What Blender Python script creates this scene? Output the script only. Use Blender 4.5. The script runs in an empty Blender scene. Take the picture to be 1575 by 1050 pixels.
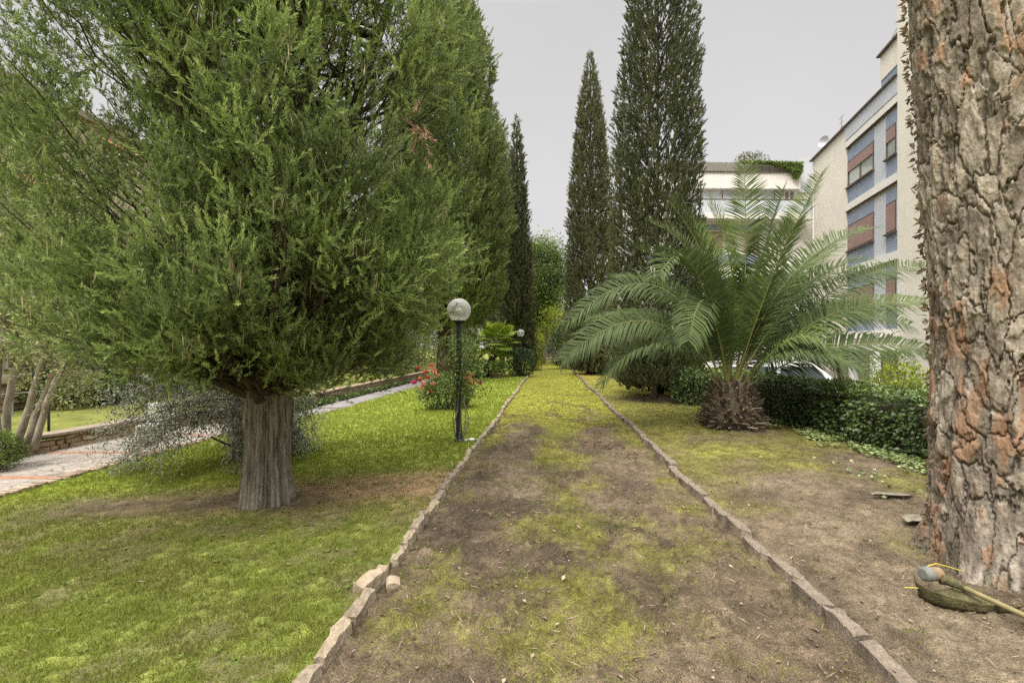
import bpy, math
import numpy as np
from mathutils import Vector, Euler

S = bpy.context.scene
COL = S.collection
R = math.radians
F_PX, U0, V0, CAMZ = 743.75, 787.5, 534.0, 1.6

# ------------------------------------------------------------------ camera, sky, sun, exposure
cam_d = bpy.data.cameras.new("camera")
cam = bpy.data.objects.new("camera", cam_d)
COL.objects.link(cam)
cam.location = (0, 0, CAMZ)
cam.rotation_euler = (R(90), 0, 0)
cam_d.sensor_width = 36
cam_d.lens = 17
cam_d.shift_y = (V0 - 525) / 1575
cam_d.clip_start = 0.05
cam_d.clip_end = 3000
S.camera = cam

SUN_EL, SUN_AZ = 54, 208          # overcast: the brightest part of the cloud, behind the camera
world = bpy.data.worlds.new("World")
S.world = world
world.use_nodes = True
wn, wl = world.node_tree.nodes, world.node_tree.links
wn.clear()
w_out = wn.new("ShaderNodeOutputWorld")
w_bg = wn.new("ShaderNodeBackground")
w_sky = wn.new("ShaderNodeTexSky")
w_sky.sky_type = 'NISHITA'
w_sky.sun_disc = False
w_sky.sun_elevation = R(SUN_EL)
w_sky.sun_rotation = R(SUN_AZ)
w_sky.air_density = 1.0
w_sky.dust_density = 4.0
w_hsv = wn.new("ShaderNodeHueSaturation")
w_hsv.inputs["Saturation"].default_value = 0.06
w_tc = wn.new("ShaderNodeTexCoord")
w_sep = wn.new("ShaderNodeSeparateXYZ")
w_ramp = wn.new("ShaderNodeValToRGB")       # cloud deck: even grey low down, far brighter overhead
cr = w_ramp.color_ramp
cr.elements[0].position = 0.0
cr.elements[0].color = (3.55, 3.48, 3.48, 1)
cr.elements[1].position = 1.0
cr.elements[1].color = (25.0, 24.6, 23.6, 1)
e = cr.elements.new(0.28); e.color = (3.25, 3.19, 3.19, 1)
e = cr.elements.new(0.58); e.color = (2.85, 2.81, 2.82, 1)
e = cr.elements.new(0.78); e.color = (17.0, 16.7, 16.2, 1)
w_noise = wn.new("ShaderNodeTexNoise")
w_noise.inputs["Scale"].default_value = 2.2
w_noise.inputs["Detail"].default_value = 4
w_nr = wn.new("ShaderNodeMapRange")
w_nr.inputs["To Min"].default_value = 0.86
w_nr.inputs["To Max"].default_value = 1.14
w_mul = wn.new("ShaderNodeMix"); w_mul.data_type = 'RGBA'; w_mul.blend_type = 'MULTIPLY'
w_mul.inputs[0].default_value = 1.0
w_mix = wn.new("ShaderNodeMix"); w_mix.data_type = 'RGBA'
w_mix.inputs[0].default_value = 0.94
wl.new(w_sky.outputs[0], w_hsv.inputs["Color"])
wl.new(w_tc.outputs["Generated"], w_sep.inputs[0])
wl.new(w_sep.outputs["Z"], w_ramp.inputs[0])
wl.new(w_tc.outputs["Generated"], w_noise.inputs["Vector"])
wl.new(w_noise.outputs["Fac"], w_nr.inputs["Value"])
wl.new(w_ramp.outputs[0], w_mul.inputs[6])
wl.new(w_nr.outputs[0], w_mul.inputs[7])
wl.new(w_hsv.outputs[0], w_mix.inputs[6])
wl.new(w_mul.outputs[2], w_mix.inputs[7])
wl.new(w_mix.outputs[2], w_bg.inputs["Color"])
w_bg.inputs["Strength"].default_value = 0.10
wl.new(w_bg.outputs[0], w_out.inputs["Surface"])

sun_d = bpy.data.lights.new("sun", 'SUN')
sun_d.energy = 1.5
sun_d.angle = R(25)
sun_d.color = (1.0, 0.95, 0.86)
sun = bpy.data.objects.new("sun", sun_d)
COL.objects.link(sun)
_az, _el = R(SUN_AZ), R(SUN_EL)
_sd = Vector((math.sin(_az) * math.cos(_el), math.cos(_az) * math.cos(_el), math.sin(_el)))
sun.rotation_euler = _sd.to_track_quat('Z', 'Y').to_euler()
sun.location = (20, -30, 60)

S.view_settings.view_transform = 'Standard'
S.view_settings.look = 'None'
S.view_settings.exposure = 1.2
S.view_settings.gamma = 1.0
S.render.engine = 'CYCLES'
cy = S.cycles
cy.max_bounces = 6; cy.diffuse_bounces = 4; cy.glossy_bounces = 2
cy.transmission_bounces = 4; cy.transparent_max_bounces = 6
cy.caustics_reflective = False; cy.caustics_refractive = False
cy.use_denoising = False
try:
    cy.denoiser = 'OPENIMAGEDENOISE'
    cy.denoising_prefilter = 'NONE'
except Exception:
    pass

rng = np.random.default_rng(7)

# ------------------------------------------------------------------ helpers
def at(u, v, Y):
    return np.array([(u - U0) / F_PX * Y, Y, CAMZ - (v - V0) / F_PX * Y])

def unit(a):
    a = np.asarray(a, float)
    return a / np.maximum(np.linalg.norm(a, axis=-1, keepdims=True), 1e-9)

def sstep(a, b, x):
    t = np.clip((x - a) / (b - a), 0, 1)
    return t * t * (3 - 2 * t)

def _hash(*ijk, seed=0):
    n = np.zeros_like(ijk[0], dtype=np.uint64) + np.uint64(seed * 1013 + 17)
    for k, c in enumerate(ijk):
        n = (n + (c.astype(np.int64).astype(np.uint64) & np.uint64(0xffffffff)) *
             np.uint64((374761393, 668265263, 2147483647)[k])) & np.uint64(0xffffffff)
        n = ((n ^ (n >> np.uint64(13))) * np.uint64(1274126177)) & np.uint64(0xffffffff)
    n = (n ^ (n >> np.uint64(16))) & np.uint64(0xffff)
    return n.astype(float) / 65535.0

def vnoise(*p, seed=0):
    p = [np.asarray(c, float) for c in p]
    fl = [np.floor(c) for c in p]
    fr = [c - f for c, f in zip(p, fl)]
    fr = [f * f * (3 - 2 * f) for f in fr]
    out = 0
    for m in range(2 ** len(p)):
        w = 1.0
        idx = []
        for k in range(len(p)):
            b = (m >> k) & 1
            idx.append(fl[k] + b)
            w = w * (fr[k] if b else 1 - fr[k])
        out = out + w * _hash(*idx, seed=seed)
    return out

def fbm(*p, octv=4, seed=0, gain=0.5):
    s, a, t = 0, 1.0, 0
    p = [np.asarray(c, float) for c in p]
    for o in range(octv):
        s = s + a * vnoise(*[c * 2 ** o + 13.7 * o for c in p], seed=seed + o)
        t += a
        a *= gain
    return s / t

class Geo:
    """collects vertices / faces and links them as ONE mesh object"""
    def __init__(self):
        self.v, self.q, self.t, self.n = [], [], [], 0
        self.qt, self.tt, self.qm, self.tm = [], [], [], []
        self.vc = []
    def add(self, V, Q=None, T=None, tint=0.5, mat=0, col=None):
        V = np.asarray(V, float).reshape(-1, 3)
        if Q is not None and len(Q):
            Q = np.asarray(Q, np.int64)
            self.q.append(Q + self.n)
            self.qt.append(np.broadcast_to(np.asarray(tint, float), (len(Q),)))
            self.qm.append(np.full(len(Q), mat))
        if T is not None and len(T):
            T = np.asarray(T, np.int64)
            self.t.append(T + self.n)
            self.tt.append(np.broadcast_to(np.asarray(tint, float), (len(T),)))
            self.tm.append(np.full(len(T), mat))
        self.v.append(V)
        if col is not None:
            self.vc.append(np.asarray(col, float).reshape(-1, 3))
        self.n += len(V)
        return self
    def box(self, a, b, mat=0, tint=0.5, M=None):
        (x0, y0, z0), (x1, y1, z1) = a, b
        V = np.array([(x0, y0, z0), (x1, y0, z0), (x1, y1, z0), (x0, y1, z0),
                      (x0, y0, z1), (x1, y0, z1), (x1, y1, z1), (x0, y1, z1)], float)
        if M is not None:
            V = M(V)
        Q = [(3, 2, 1, 0), (4, 5, 6, 7), (0, 1, 5, 4), (1, 2, 6, 5), (2, 3, 7, 6), (3, 0, 4, 7)]
        return self.add(V, Q, mat=mat, tint=tint)
    def tube(self, P, rad, seg=8, mat=0, tint=0.5, cap=True):
        P = np.asarray(P, float)
        n = len(P)
        rad = np.broadcast_to(np.asarray(rad, float), (n,))
        T = unit(np.gradient(P, axis=0))
        ref = np.array([0, 0, 1.0]) if abs(T[0, 2]) < .9 else np.array([1.0, 0, 0])
        X = np.zeros((n, 3))
        x = np.cross(T[0], ref); x /= np.linalg.norm(x)
        for i in range(n):
            x = x - T[i] * x.dot(T[i]); x /= max(np.linalg.norm(x), 1e-9)
            X[i] = x
        Yv = np.cross(T, X)
        th = np.arange(seg) * 2 * math.pi / seg
        V = P[:, None] + rad[:, None, None] * (X[:, None] * np.cos(th)[None, :, None] + Yv[:, None] * np.sin(th)[None, :, None])
        V = V.reshape(-1, 3)
        i = np.arange(n - 1)[:, None] * seg
        j = np.arange(seg)[None]
        jn = (j + 1) % seg
        Q = np.stack([i + j, i + jn, i + seg + jn, i + seg + j], -1).reshape(-1, 4)
        self.add(V, Q, mat=mat, tint=tint)
        if cap:
            b = self.n - len(V)
            for base, ring, flip in ((P[0], np.arange(seg), True), (P[-1], (n - 1) * seg + np.arange(seg), False)):
                c = self.n
                self.v.append(base[None]); self.n += 1
                rn = np.roll(ring, -1)
                T3 = np.stack([np.full(seg, c), ring + b, rn + b], -1)
                if flip:
                    T3 = T3[:, ::-1]
                self.t.append(T3); self.tt.append(np.full(seg, float(np.mean(tint)))); self.tm.append(np.full(seg, mat))
        return self
    def lathe(self, prof, seg=24, c=(0, 0, 0), mat=0, tint=0.5):
        prof = np.asarray(prof, float)
        th = np.arange(seg) * 2 * math.pi / seg
        V = np.stack([prof[:, 0, None] * np.cos(th), prof[:, 0, None] * np.sin(th),
                      np.repeat(prof[:, 1, None], seg, 1)], -1).reshape(-1, 3) + np.asarray(c, float)
        i = np.arange(len(prof) - 1)[:, None] * seg
        j = np.arange(seg)[None]; jn = (j + 1) % seg
        Q = np.stack([i + j, i + jn, i + seg + jn, i + seg + j], -1).reshape(-1, 4)
        return self.add(V, Q, mat=mat, tint=tint)
    def leaves(self, P, D, L, W, tint=0.5, up=None, mid=0.45, fold=0.0):
        P = np.asarray(P, float); D = unit(D); n = len(P)
        if n == 0:
            return self
        L = np.broadcast_to(np.asarray(L, float), (n,))[:, None]
        W = np.broadcast_to(np.asarray(W, float), (n,))[:, None]
        ref = rng.normal(size=(n, 3)) if up is None else np.broadcast_to(up, (n, 3)) + rng.normal(size=(n, 3)) * .35
        Sd = unit(np.cross(D, ref))
        N = np.cross(Sd, D)
        V = np.stack([P, P + D * L * mid + Sd * W / 2 + N * L * fold, P + D * L, P + D * L * mid - Sd * W / 2 + N * L * fold], 1)
        Q = np.arange(n * 4).reshape(-1, 4)
        return self.add(V, Q, tint=tint)
    def plumes(self, P, A, size, k=30, tint=0.5, spread=0.7, lw=0.15, up=0.15, ll=(.2, .42), tip=.16):
        """feathery conifer shoots: k fine strands along each axis"""
        P = np.asarray(P, float); A = unit(A); n = len(P)
        size = np.broadcast_to(np.asarray(size, float), (n,))
        tint = np.broadcast_to(np.asarray(tint, float), (n,))
        t = rng.random((n, k)) ** .85
        B = P[:, None] + A[:, None] * (size[:, None] * t * .8)[..., None]
        r = rng.normal(size=(n, k, 3))
        r -= A[:, None] * (r * A[:, None]).sum(-1, keepdims=True)
        r = unit(r)
        sp = spread * (1.15 - .6 * t) * (.5 + .8 * rng.random((n, k)))
        D = A[:, None] + r * sp[..., None]
        D[..., 2] += up
        L = size[:, None] * (ll[0] + (ll[1] - ll[0]) * rng.random((n, k))) * (1.1 - .35 * t)
        tt = tint[:, None] + rng.normal(size=(n, k)) * .07 + (t - .5) * tip
        return self.leaves(B.reshape(-1, 3), D.reshape(-1, 3), L.ravel(), L.ravel() * lw, tint=np.clip(tt, 0, 1).ravel())
    def build(self, name, mats, parent=None, smooth=False, loc=None):
        me = bpy.data.meshes.new(name)
        V = np.concatenate(self.v) if self.v else np.zeros((0, 3))
        Q = np.concatenate(self.q) if self.q else np.zeros((0, 4), int)
        T = np.concatenate(self.t) if self.t else np.zeros((0, 3), int)
        if loc is not None:
            V = V - np.asarray(loc)
        me.vertices.add(len(V)); me.vertices.foreach_set("co", V.astype(np.float32).ravel())
        nl = len(Q) * 4 + len(T) * 3
        me.loops.add(nl)
        me.loops.foreach_set("vertex_index", np.concatenate([Q.ravel(), T.ravel()]).astype(np.int32))
        nf = len(Q) + len(T)
        me.polygons.add(nf)
        ls = np.concatenate([np.arange(len(Q)) * 4, len(Q) * 4 + np.arange(len(T)) * 3]).astype(np.int32)
        me.polygons.foreach_set("loop_start", ls)
        mi = np.concatenate((self.qm or [np.zeros(0)]) + (self.tm or [np.zeros(0)])).astype(np.int32)
        me.polygons.foreach_set("material_index", mi)
        me.polygons.foreach_set("use_smooth", np.full(nf, bool(smooth)))
        me.update(calc_edges=True)
        tn = np.concatenate((self.qt or [np.zeros(0)]) + (self.tt or [np.zeros(0)])).astype(np.float32)
        a = me.attributes.new("tint", 'FLOAT', 'FACE'); a.data.foreach_set("value", tn)
        if self.vc:
            c = np.concatenate(self.vc)
            if len(c) == len(V):
                a = me.attributes.new("Col", 'FLOAT_COLOR', 'POINT')
                a.data.foreach_set("color", np.concatenate([c, np.ones((len(c), 1))], 1).astype(np.float32).ravel())
        for m in (mats if isinstance(mats, (list, tuple)) else [mats]):
            me.materials.append(m)
        o = bpy.data.objects.new(name, me)
        COL.objects.link(o)
        if loc is not None:
            o.location = loc
        if parent is not None:
            o.parent = parent
        return o

def tag(o, label=None, cat=None, group=None, kind=None):
    if label: o["label"] = label
    if cat: o["category"] = cat
    if group: o["group"] = group
    if kind: o["kind"] = kind
    return o

def thing(name, label, cat, loc=(0, 0, 0), rz=0, group=None):
    o = bpy.data.objects.new(name, None)
    o.empty_display_size = .2
    COL.objects.link(o)
    o.location = loc
    o.rotation_euler = (0, 0, rz)
    return tag(o, label, cat, group)

def copy_thing(o, loc, rz=0, label=None, group=None):
    r = o.copy(); COL.objects.link(r)
    r.location = loc; r.rotation_euler = (0, 0, rz)
    if label: r["label"] = label
    if group: r["group"] = group
    for ch in list(o.children):
        c = ch.copy(); COL.objects.link(c); c.parent = r
        for g in list(ch.children):
            d = g.copy(); COL.objects.link(d); d.parent = c
    return r

# ------------------------------------------------------------------ materials
def new_mat(name):
    m = bpy.data.materials.new(name); m.use_nodes = True
    n, l = m.node_tree.nodes, m.node_tree.links
    n.clear()
    out = n.new("ShaderNodeOutputMaterial")
    return m, n, l, out

def leaf_mat(name, c0, c1, c2, trans=0.28, rough=.55, spec=.25, patch=0.35, pscale=1.2):
    """leaf colours by per-face tint, plus slow natural colour drift through the plant"""
    m, n, l, out = new_mat(name)
    at_ = n.new("ShaderNodeAttribute"); at_.attribute_name = "tint"
    tc = n.new("ShaderNodeTexCoord")
    no = n.new("ShaderNodeTexNoise"); no.inputs["Scale"].default_value = pscale; no.inputs["Detail"].default_value = 3
    ma = n.new("ShaderNodeMath"); ma.operation = 'MULTIPLY_ADD'
    ma.inputs[1].default_value = patch; ma.inputs[2].default_value = -patch / 2
    ad = n.new("ShaderNodeMath"); ad.operation = 'ADD'; ad.use_clamp = True
    rp = n.new("ShaderNodeValToRGB")
    rp.color_ramp.elements[0].color = (*c0, 1); rp.color_ramp.elements[1].color = (*c2, 1)
    e = rp.color_ramp.elements.new(.5); e.color = (*c1, 1)
    pb = n.new("ShaderNodeBsdfPrincipled")
    pb.inputs["Roughness"].default_value = rough
    pb.inputs["Specular IOR Level"].default_value = spec
    tr = n.new("ShaderNodeBsdfTranslucent")
    mx = n.new("ShaderNodeMixShader"); mx.inputs[0].default_value = trans
    l.new(tc.outputs["Object"], no.inputs["Vector"])
    l.new(no.outputs["Fac"], ma.inputs[0])
    l.new(at_.outputs["Fac"], ad.inputs[0]); l.new(ma.outputs[0], ad.inputs[1])
    l.new(ad.outputs[0], rp.inputs[0])
    l.new(rp.outputs[0], pb.inputs["Base Color"]); l.new(rp.outputs[0], tr.inputs["Color"])
    l.new(pb.outputs[0], mx.inputs[1]); l.new(tr.outputs[0], mx.inputs[2])
    l.new(mx.outputs[0], out.inputs["Surface"])
    return m

def surf_mat(name, c0, c1, scale=4, detail=6, rough=.85, bump=.0, bscale=None, stretch=(1, 1, 1), attr=None,
             spec=.3, lo=.3, hi=.7, metal=0.0, fine=0.0, fscale=90, bdist=0.02):
    m, n, l, out = new_mat(name)
    tc = n.new("ShaderNodeTexCoord")
    mp = n.new("ShaderNodeMapping"); mp.inputs["Scale"].default_value = stretch
    no = n.new("ShaderNodeTexNoise"); no.inputs["Scale"].default_value = scale; no.inputs["Detail"].default_value = detail
    no.inputs["Roughness"].default_value = .62
    rp = n.new("ShaderNodeValToRGB")
    rp.color_ramp.elements[0].position = lo; rp.color_ramp.elements[1].position = hi
    rp.color_ramp.elements[0].color = (*c0, 1); rp.color_ramp.elements[1].color = (*c1, 1)
    pb = n.new("ShaderNodeBsdfPrincipled")
    pb.inputs["Roughness"].default_value = rough
    pb.inputs["Specular IOR Level"].default_value = spec
    pb.inputs["Metallic"].default_value = metal
    l.new(tc.outputs["Object"], mp.inputs[0]); l.new(mp.outputs[0], no.inputs["Vector"])
    l.new(no.outputs["Fac"], rp.inputs[0])
    src = rp.outputs[0]
    if attr:
        a = n.new("ShaderNodeAttribute"); a.attribute_name = attr
        mx = n.new("ShaderNodeMix"); mx.data_type = 'RGBA'; mx.blend_type = 'MULTIPLY'; mx.inputs[0].default_value = 1
        l.new(a.outputs["Color"], mx.inputs[6]); l.new(src, mx.inputs[7]); src = mx.outputs[2]
    if fine:
        n3 = n.new("ShaderNodeTexNoise"); n3.inputs["Scale"].default_value = fscale; n3.inputs["Detail"].default_value = 4
        mr = n.new("ShaderNodeMapRange")
        mr.inputs["From Min"].default_value = .25; mr.inputs["From Max"].default_value = .75
        mr.inputs["To Min"].default_value = 1 - fine; mr.inputs["To Max"].default_value = 1 + fine
        l.new(mp.outputs[0], n3.inputs["Vector"]); l.new(n3.outputs["Fac"], mr.inputs["Value"])
        mx2 = n.new("ShaderNodeMix"); mx2.data_type = 'RGBA'; mx2.blend_type = 'MULTIPLY'; mx2.inputs[0].default_value = 1
        l.new(src, mx2.inputs[6]); l.new(mr.outputs[0], mx2.inputs[7]); src = mx2.outputs[2]
    l.new(src, pb.inputs["Base Color"])
    if bump:
        n2 = n.new("ShaderNodeTexNoise"); n2.inputs["Scale"].default_value = bscale or scale * 4
        n2.inputs["Detail"].default_value = 5
        bp = n.new("ShaderNodeBump"); bp.inputs["Strength"].default_value = bump; bp.inputs["Distance"].default_value = bdist
        l.new(mp.outputs[0], n2.inputs["Vector"]); l.new(n2.outputs["Fac"], bp.inputs["Height"])
        l.new(bp.outputs[0], pb.inputs["Normal"])
    l.new(pb.outputs[0], out.inputs["Surface"])
    return m

def glass_mat(name, col=(.55, .62, .68), rough=.05):
    m, n, l, out = new_mat(name)
    pb = n.new("ShaderNodeBsdfPrincipled")
    pb.inputs["Base Color"].default_value = (*col, 1)
    pb.inputs["Roughness"].default_value = rough
    pb.inputs["Specular IOR Level"].default_value = .8
    l.new(pb.outputs[0], out.inputs["Surface"])
    return m

M = {}
M['fol_front'] = leaf_mat("cypress_green", (.088, .110, .045), (.245, .315, .10), (.48, .57, .20), trans=.3)
M['fol_pale'] = leaf_mat("cypress_pale_green", (.10, .13, .045), (.20, .25, .08), (.33, .38, .14), trans=.25)
M['fol_dark'] = leaf_mat("cypress_dark_green", (.052, .060, .032), (.112, .124, .056), (.20, .208, .09), trans=.2)
M['fol_olivec'] = leaf_mat("cypress_olive_green", (.08, .088, .042), (.155, .165, .075), (.25, .25, .12), trans=.2)
M['twig'] = leaf_mat("dry_twig", (.16, .115, .07), (.30, .23, .14), (.42, .35, .22), trans=.1, patch=.1)
M['rust'] = leaf_mat("dead_foliage", (.22, .125, .075), (.31, .19, .12), (.40, .28, .19), trans=.15, patch=.1)
M['palm'] = leaf_mat("palm_leaflet", (.042, .062, .026), (.088, .122, .044), (.26, .34, .06), trans=.22, rough=.55, spec=.12, patch=.15)
M['rachis'] = surf_mat("palm_rachis", (.13, .14, .035), (.24, .22, .07), scale=6, rough=.6)
M['palmtrunk'] = leaf_mat("palm_leaf_base", (.065, .05, .037), (.155, .122, .088), (.32, .26, .19), trans=0, rough=.95, spec=.1)
M['hedge'] = leaf_mat("hedge_leaf", (.04, .07, .022), (.095, .15, .042), (.23, .30, .075), trans=.2, rough=.38, spec=.5, patch=.25)
M['ivy'] = leaf_mat("ivy_leaf", (.06, .09, .022), (.14, .20, .045), (.38, .42, .20), trans=.2, rough=.4, spec=.5)
M['olive'] = leaf_mat("grey_leaf", (.10, .108, .072), (.21, .218, .155), (.37, .38, .29), trans=.12, rough=.5, patch=.25)
M['broad'] = leaf_mat("broad_leaf", (.07, .105, .022), (.15, .21, .045), (.28, .34, .085), trans=.3)
M['broad_dark'] = leaf_mat("dark_broad_leaf", (.022, .045, .016), (.052, .09, .028), (.11, .16, .045), trans=.22, rough=.4, spec=.45)
M['yellow'] = leaf_mat("yellow_green_leaf", (.14, .19, .02), (.27, .34, .035), (.46, .46, .055), trans=.3)
M['pale_leaf'] = leaf_mat("pale_leaf", (.12, .15, .05), (.24, .28, .10), (.42, .42, .20), trans=.3)
M['fan'] = leaf_mat("fan_palm_leaf", (.13, .19, .025), (.24, .34, .04), (.38, .46, .07), trans=.35, rough=.45)
M['petal_red'] = leaf_mat("red_petal", (.40, .02, .02), (.58, .06, .05), (.68, .16, .12), trans=.25)
M['petal_pink'] = leaf_mat("pink_petal", (.55, .14, .12), (.70, .26, .20), (.78, .42, .32), trans=.25)
M['petal_magenta'] = leaf_mat("magenta_petal", (.40, .03, .14), (.55, .05, .22), (.6, .12, .3), trans=.25)
M['grass'] = leaf_mat("grass_blade", (.21, .16, .06), (.19, .215, .042), (.27, .325, .048), trans=.3, rough=.6, patch=.12)
M['moss'] = leaf_mat("moss_blade", (.12, .10, .042), (.19, .185, .038), (.29, .295, .045), trans=.25, rough=.8, patch=.12)
M['litter'] = leaf_mat("dry_litter", (.10, .06, .035), (.26, .19, .13), (.52, .44, .34), trans=.1, patch=.05)
M['barkc'] = surf_mat("cypress_bark", (.125, .105, .08), (.41, .365, .30), scale=7, stretch=(4, 4, .7), rough=.95, bump=.9, bscale=22, spec=.1, lo=.25, hi=.75, fine=.3, fscale=40)
M['barkg'] = surf_mat("grey_bark", (.16, .135, .10), (.38, .34, .27), scale=7, stretch=(1, 1, .5), rough=.9, bump=.4, bscale=30, spec=.1)
M['barkd'] = surf_mat("dark_bark", (.035, .026, .018), (.10, .076, .055), scale=6, stretch=(3, 3, .5), rough=.95, bump=.5, bscale=20, spec=.1)
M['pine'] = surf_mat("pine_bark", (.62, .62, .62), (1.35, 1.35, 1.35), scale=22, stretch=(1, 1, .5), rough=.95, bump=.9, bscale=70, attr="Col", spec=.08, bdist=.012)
M['soil'] = surf_mat("earth_and_turf", (.66, .66, .66), (1.3, 1.3, 1.3), scale=9, detail=9, rough=1, bump=.8, bscale=55, attr="Col", spec=.05, fine=.75, fscale=130, bdist=.02)
M['lawnm'] = surf_mat("turf_soil", (.66, .66, .66), (1.3, 1.3, 1.3), scale=7, detail=9, rough=1, bump=.8, bscale=60, attr="Col", spec=.05, fine=.6, fscale=120, bdist=.02)
M['stone_pale'] = surf_mat("pale_edging_stone", (.21, .17, .115), (.40, .33, .24), scale=7, rough=.95, bump=.6, bscale=40, spec=.1, fine=.25, fscale=60)
M['stone_grey'] = surf_mat("greyed_edging_stone", (.15, .12, .085), (.34, .28, .21), scale=7, rough=.95, bump=.6, bscale=40, spec=.1, fine=.3, fscale=60)
M['stone_brown'] = surf_mat("brown_edging_brick", (.125, .10, .078), (.27, .22, .17), scale=9, rough=.95, bump=.5, bscale=45, spec=.1, fine=.3, fscale=70)
M['stone_fresh'] = surf_mat("freshly_broken_stone", (.27, .215, .15), (.41, .335, .24), scale=6, rough=.95, bump=.5, bscale=30, spec=.1)
M['wall_stone'] = leaf_mat("wall_stone", (.17, .125, .075), (.33, .25, .16), (.48, .39, .28), trans=0, rough=.95, spec=.1, patch=.35, pscale=6)
M['mortar'] = surf_mat("mortar", (.15, .12, .09), (.28, .24, .19), scale=12, rough=1, bump=.5)
M['brick'] = leaf_mat("brick", (.20, .145, .105), (.32, .24, .175), (.44, .36, .28), trans=0, rough=.95, spec=.1, patch=.4, pscale=4)
M['slab'] = surf_mat("coping_stone", (.21, .165, .125), (.36, .29, .23), scale=4, rough=.95, bump=.4, fine=.2)
M['paving'] = surf_mat("stone_paving", (.33, .28, .235), (.60, .54, .47), scale=5, detail=9, rough=.9, bump=.3, bscale=25, fine=.25, fscale=40)
M['ramp'] = surf_mat("worn_concrete", (.15, .135, .135), (.27, .245, .25), scale=4, rough=.95, bump=.3, fine=.2)
M['terra'] = surf_mat("terracotta", (.30, .14, .085), (.44, .235, .15), scale=8, rough=.9, bump=.2)
M['asphalt'] = surf_mat("asphalt", (.05, .05, .052), (.085, .085, .085), scale=6, rough=.95, bump=.3, bscale=100)
M['pole'] = surf_mat("dark_green_paint", (.012, .020, .018), (.03, .045, .04), scale=20, rough=.45, spec=.5)
M['black'] = surf_mat("black_paint", (.010, .011, .010), (.024, .026, .024), scale=20, rough=.5)
M['redpaint'] = surf_mat("red_paint", (.20, .02, .03), (.30, .04, .05), scale=20, rough=.5)
M['white'] = surf_mat("white_paint", (.66, .66, .64), (.80, .80, .78), scale=5, rough=.6, fine=.05)
M['greymetal'] = surf_mat("grey_metal", (.26, .27, .28), (.40, .41, .42), scale=12, rough=.5, metal=.4)
M['plaster'] = surf_mat("beige_plaster", (.70, .65, .575), (.77, .72, .64), scale=1.6, detail=8, rough=.95, bump=.03, bscale=60, spec=.15, fine=.03, fscale=12, stretch=(1, 1, .5))
M['plaster_w'] = surf_mat("off_white_plaster", (.70, .67, .63), (.78, .75, .71), scale=1.2, detail=8, rough=.95, bump=.03, bscale=60, spec=.15, fine=.03, fscale=12, stretch=(1, 1, .4))
M['plaster_p'] = surf_mat("pinkish_plaster", (.60, .45, .36), (.70, .55, .45), scale=.8, rough=.95, spec=.1)
M['panel_b'] = surf_mat("blue_panel", (.225, .265, .36), (.275, .315, .405), scale=1.5, rough=.6)
M['panel_g'] = surf_mat("pale_grey_panel", (.47, .49, .54), (.55, .57, .61), scale=1.5, rough=.7)
M['shutter'] = surf_mat("red_brown_shutter", (.28, .175, .158), (.355, .235, .212), scale=2, rough=.7, stretch=(1, 1, 14))
M['trim'] = surf_mat("dark_trim", (.09, .07, .06), (.16, .12, .10), scale=8, rough=.7)
M['frame_w'] = surf_mat("window_frame", (.62, .55, .48), (.70, .64, .57), scale=6, rough=.6)
M['pane'] = glass_mat("window_pane", (.16, .18, .2))
M['pane_l'] = glass_mat("sky_pale_pane", (.62, .68, .76), .12)  # pale blue base colour paints in the reflected sky
M['pane_g'] = glass_mat("greenish_pane", (.34, .38, .37), .06)
M['orange'] = surf_mat("orange_awning", (.58, .25, .09), (.70, .34, .14), scale=3, rough=.9)
M['reed'] = surf_mat("reed_screen", (.17, .15, .135), (.36, .33, .30), scale=14, stretch=(6, 6, .3), rough=.95, bump=.5)
M['clearglass'] = None
m, n, l, out = new_mat("thin_clear_glass")
_tb = n.new("ShaderNodeBsdfTransparent"); _tb.inputs[0].default_value = (.93, .94, .93, 1)
_gb = n.new("ShaderNodeBsdfGlossy"); _gb.inputs["Roughness"].default_value = .06
_db = n.new("ShaderNodeBsdfDiffuse"); _db.inputs[0].default_value = (.75, .74, .72, 1)
_fr = n.new("ShaderNodeFresnel"); _fr.inputs[0].default_value = 1.45
_m1 = n.new("ShaderNodeMixShader"); _m2 = n.new("ShaderNodeMixShader")
_tc = n.new("ShaderNodeTexCoord"); _ns = n.new("ShaderNodeTexNoise"); _ns.inputs["Scale"].default_value = 7; _ns.inputs["Detail"].default_value = 6
_mr = n.new("ShaderNodeMapRange"); _mr.inputs["From Min"].default_value = .35; _mr.inputs["From Max"].default_value = .75
_mr.inputs["To Min"].default_value = .34; _mr.inputs["To Max"].default_value = .62
l.new(_tc.outputs["Object"], _ns.inputs["Vector"]); l.new(_ns.outputs["Fac"], _mr.inputs["Value"])
l.new(_fr.outputs[0], _m1.inputs[0]); l.new(_tb.outputs[0], _m1.inputs[1]); l.new(_gb.outputs[0], _m1.inputs[2])
l.new(_mr.outputs[0], _m2.inputs[0]); l.new(_m1.outputs[0], _m2.inputs[1]); l.new(_db.outputs[0], _m2.inputs[2])
_tl = n.new("ShaderNodeBsdfTranslucent"); _tl.inputs[0].default_value = (.8, .79, .77, 1)
_m3 = n.new("ShaderNodeMixShader"); _m3.inputs[0].default_value = .5
l.new(_db.outputs[0], _m3.inputs[1]); l.new(_tl.outputs[0], _m3.inputs[2]); l.new(_m3.outputs[0], _m2.inputs[2])
l.new(_m2.outputs[0], out.inputs["Surface"])
M['clearglass'] = m
M['bulb'] = surf_mat("unlit_bulb", (.72, .66, .40), (.78, .72, .48), scale=5, rough=.3)
M['vanpaint'] = surf_mat("white_van_paint", (.70, .70, .70), (.76, .76, .76), scale=2, rough=.25, spec=.6)
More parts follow.
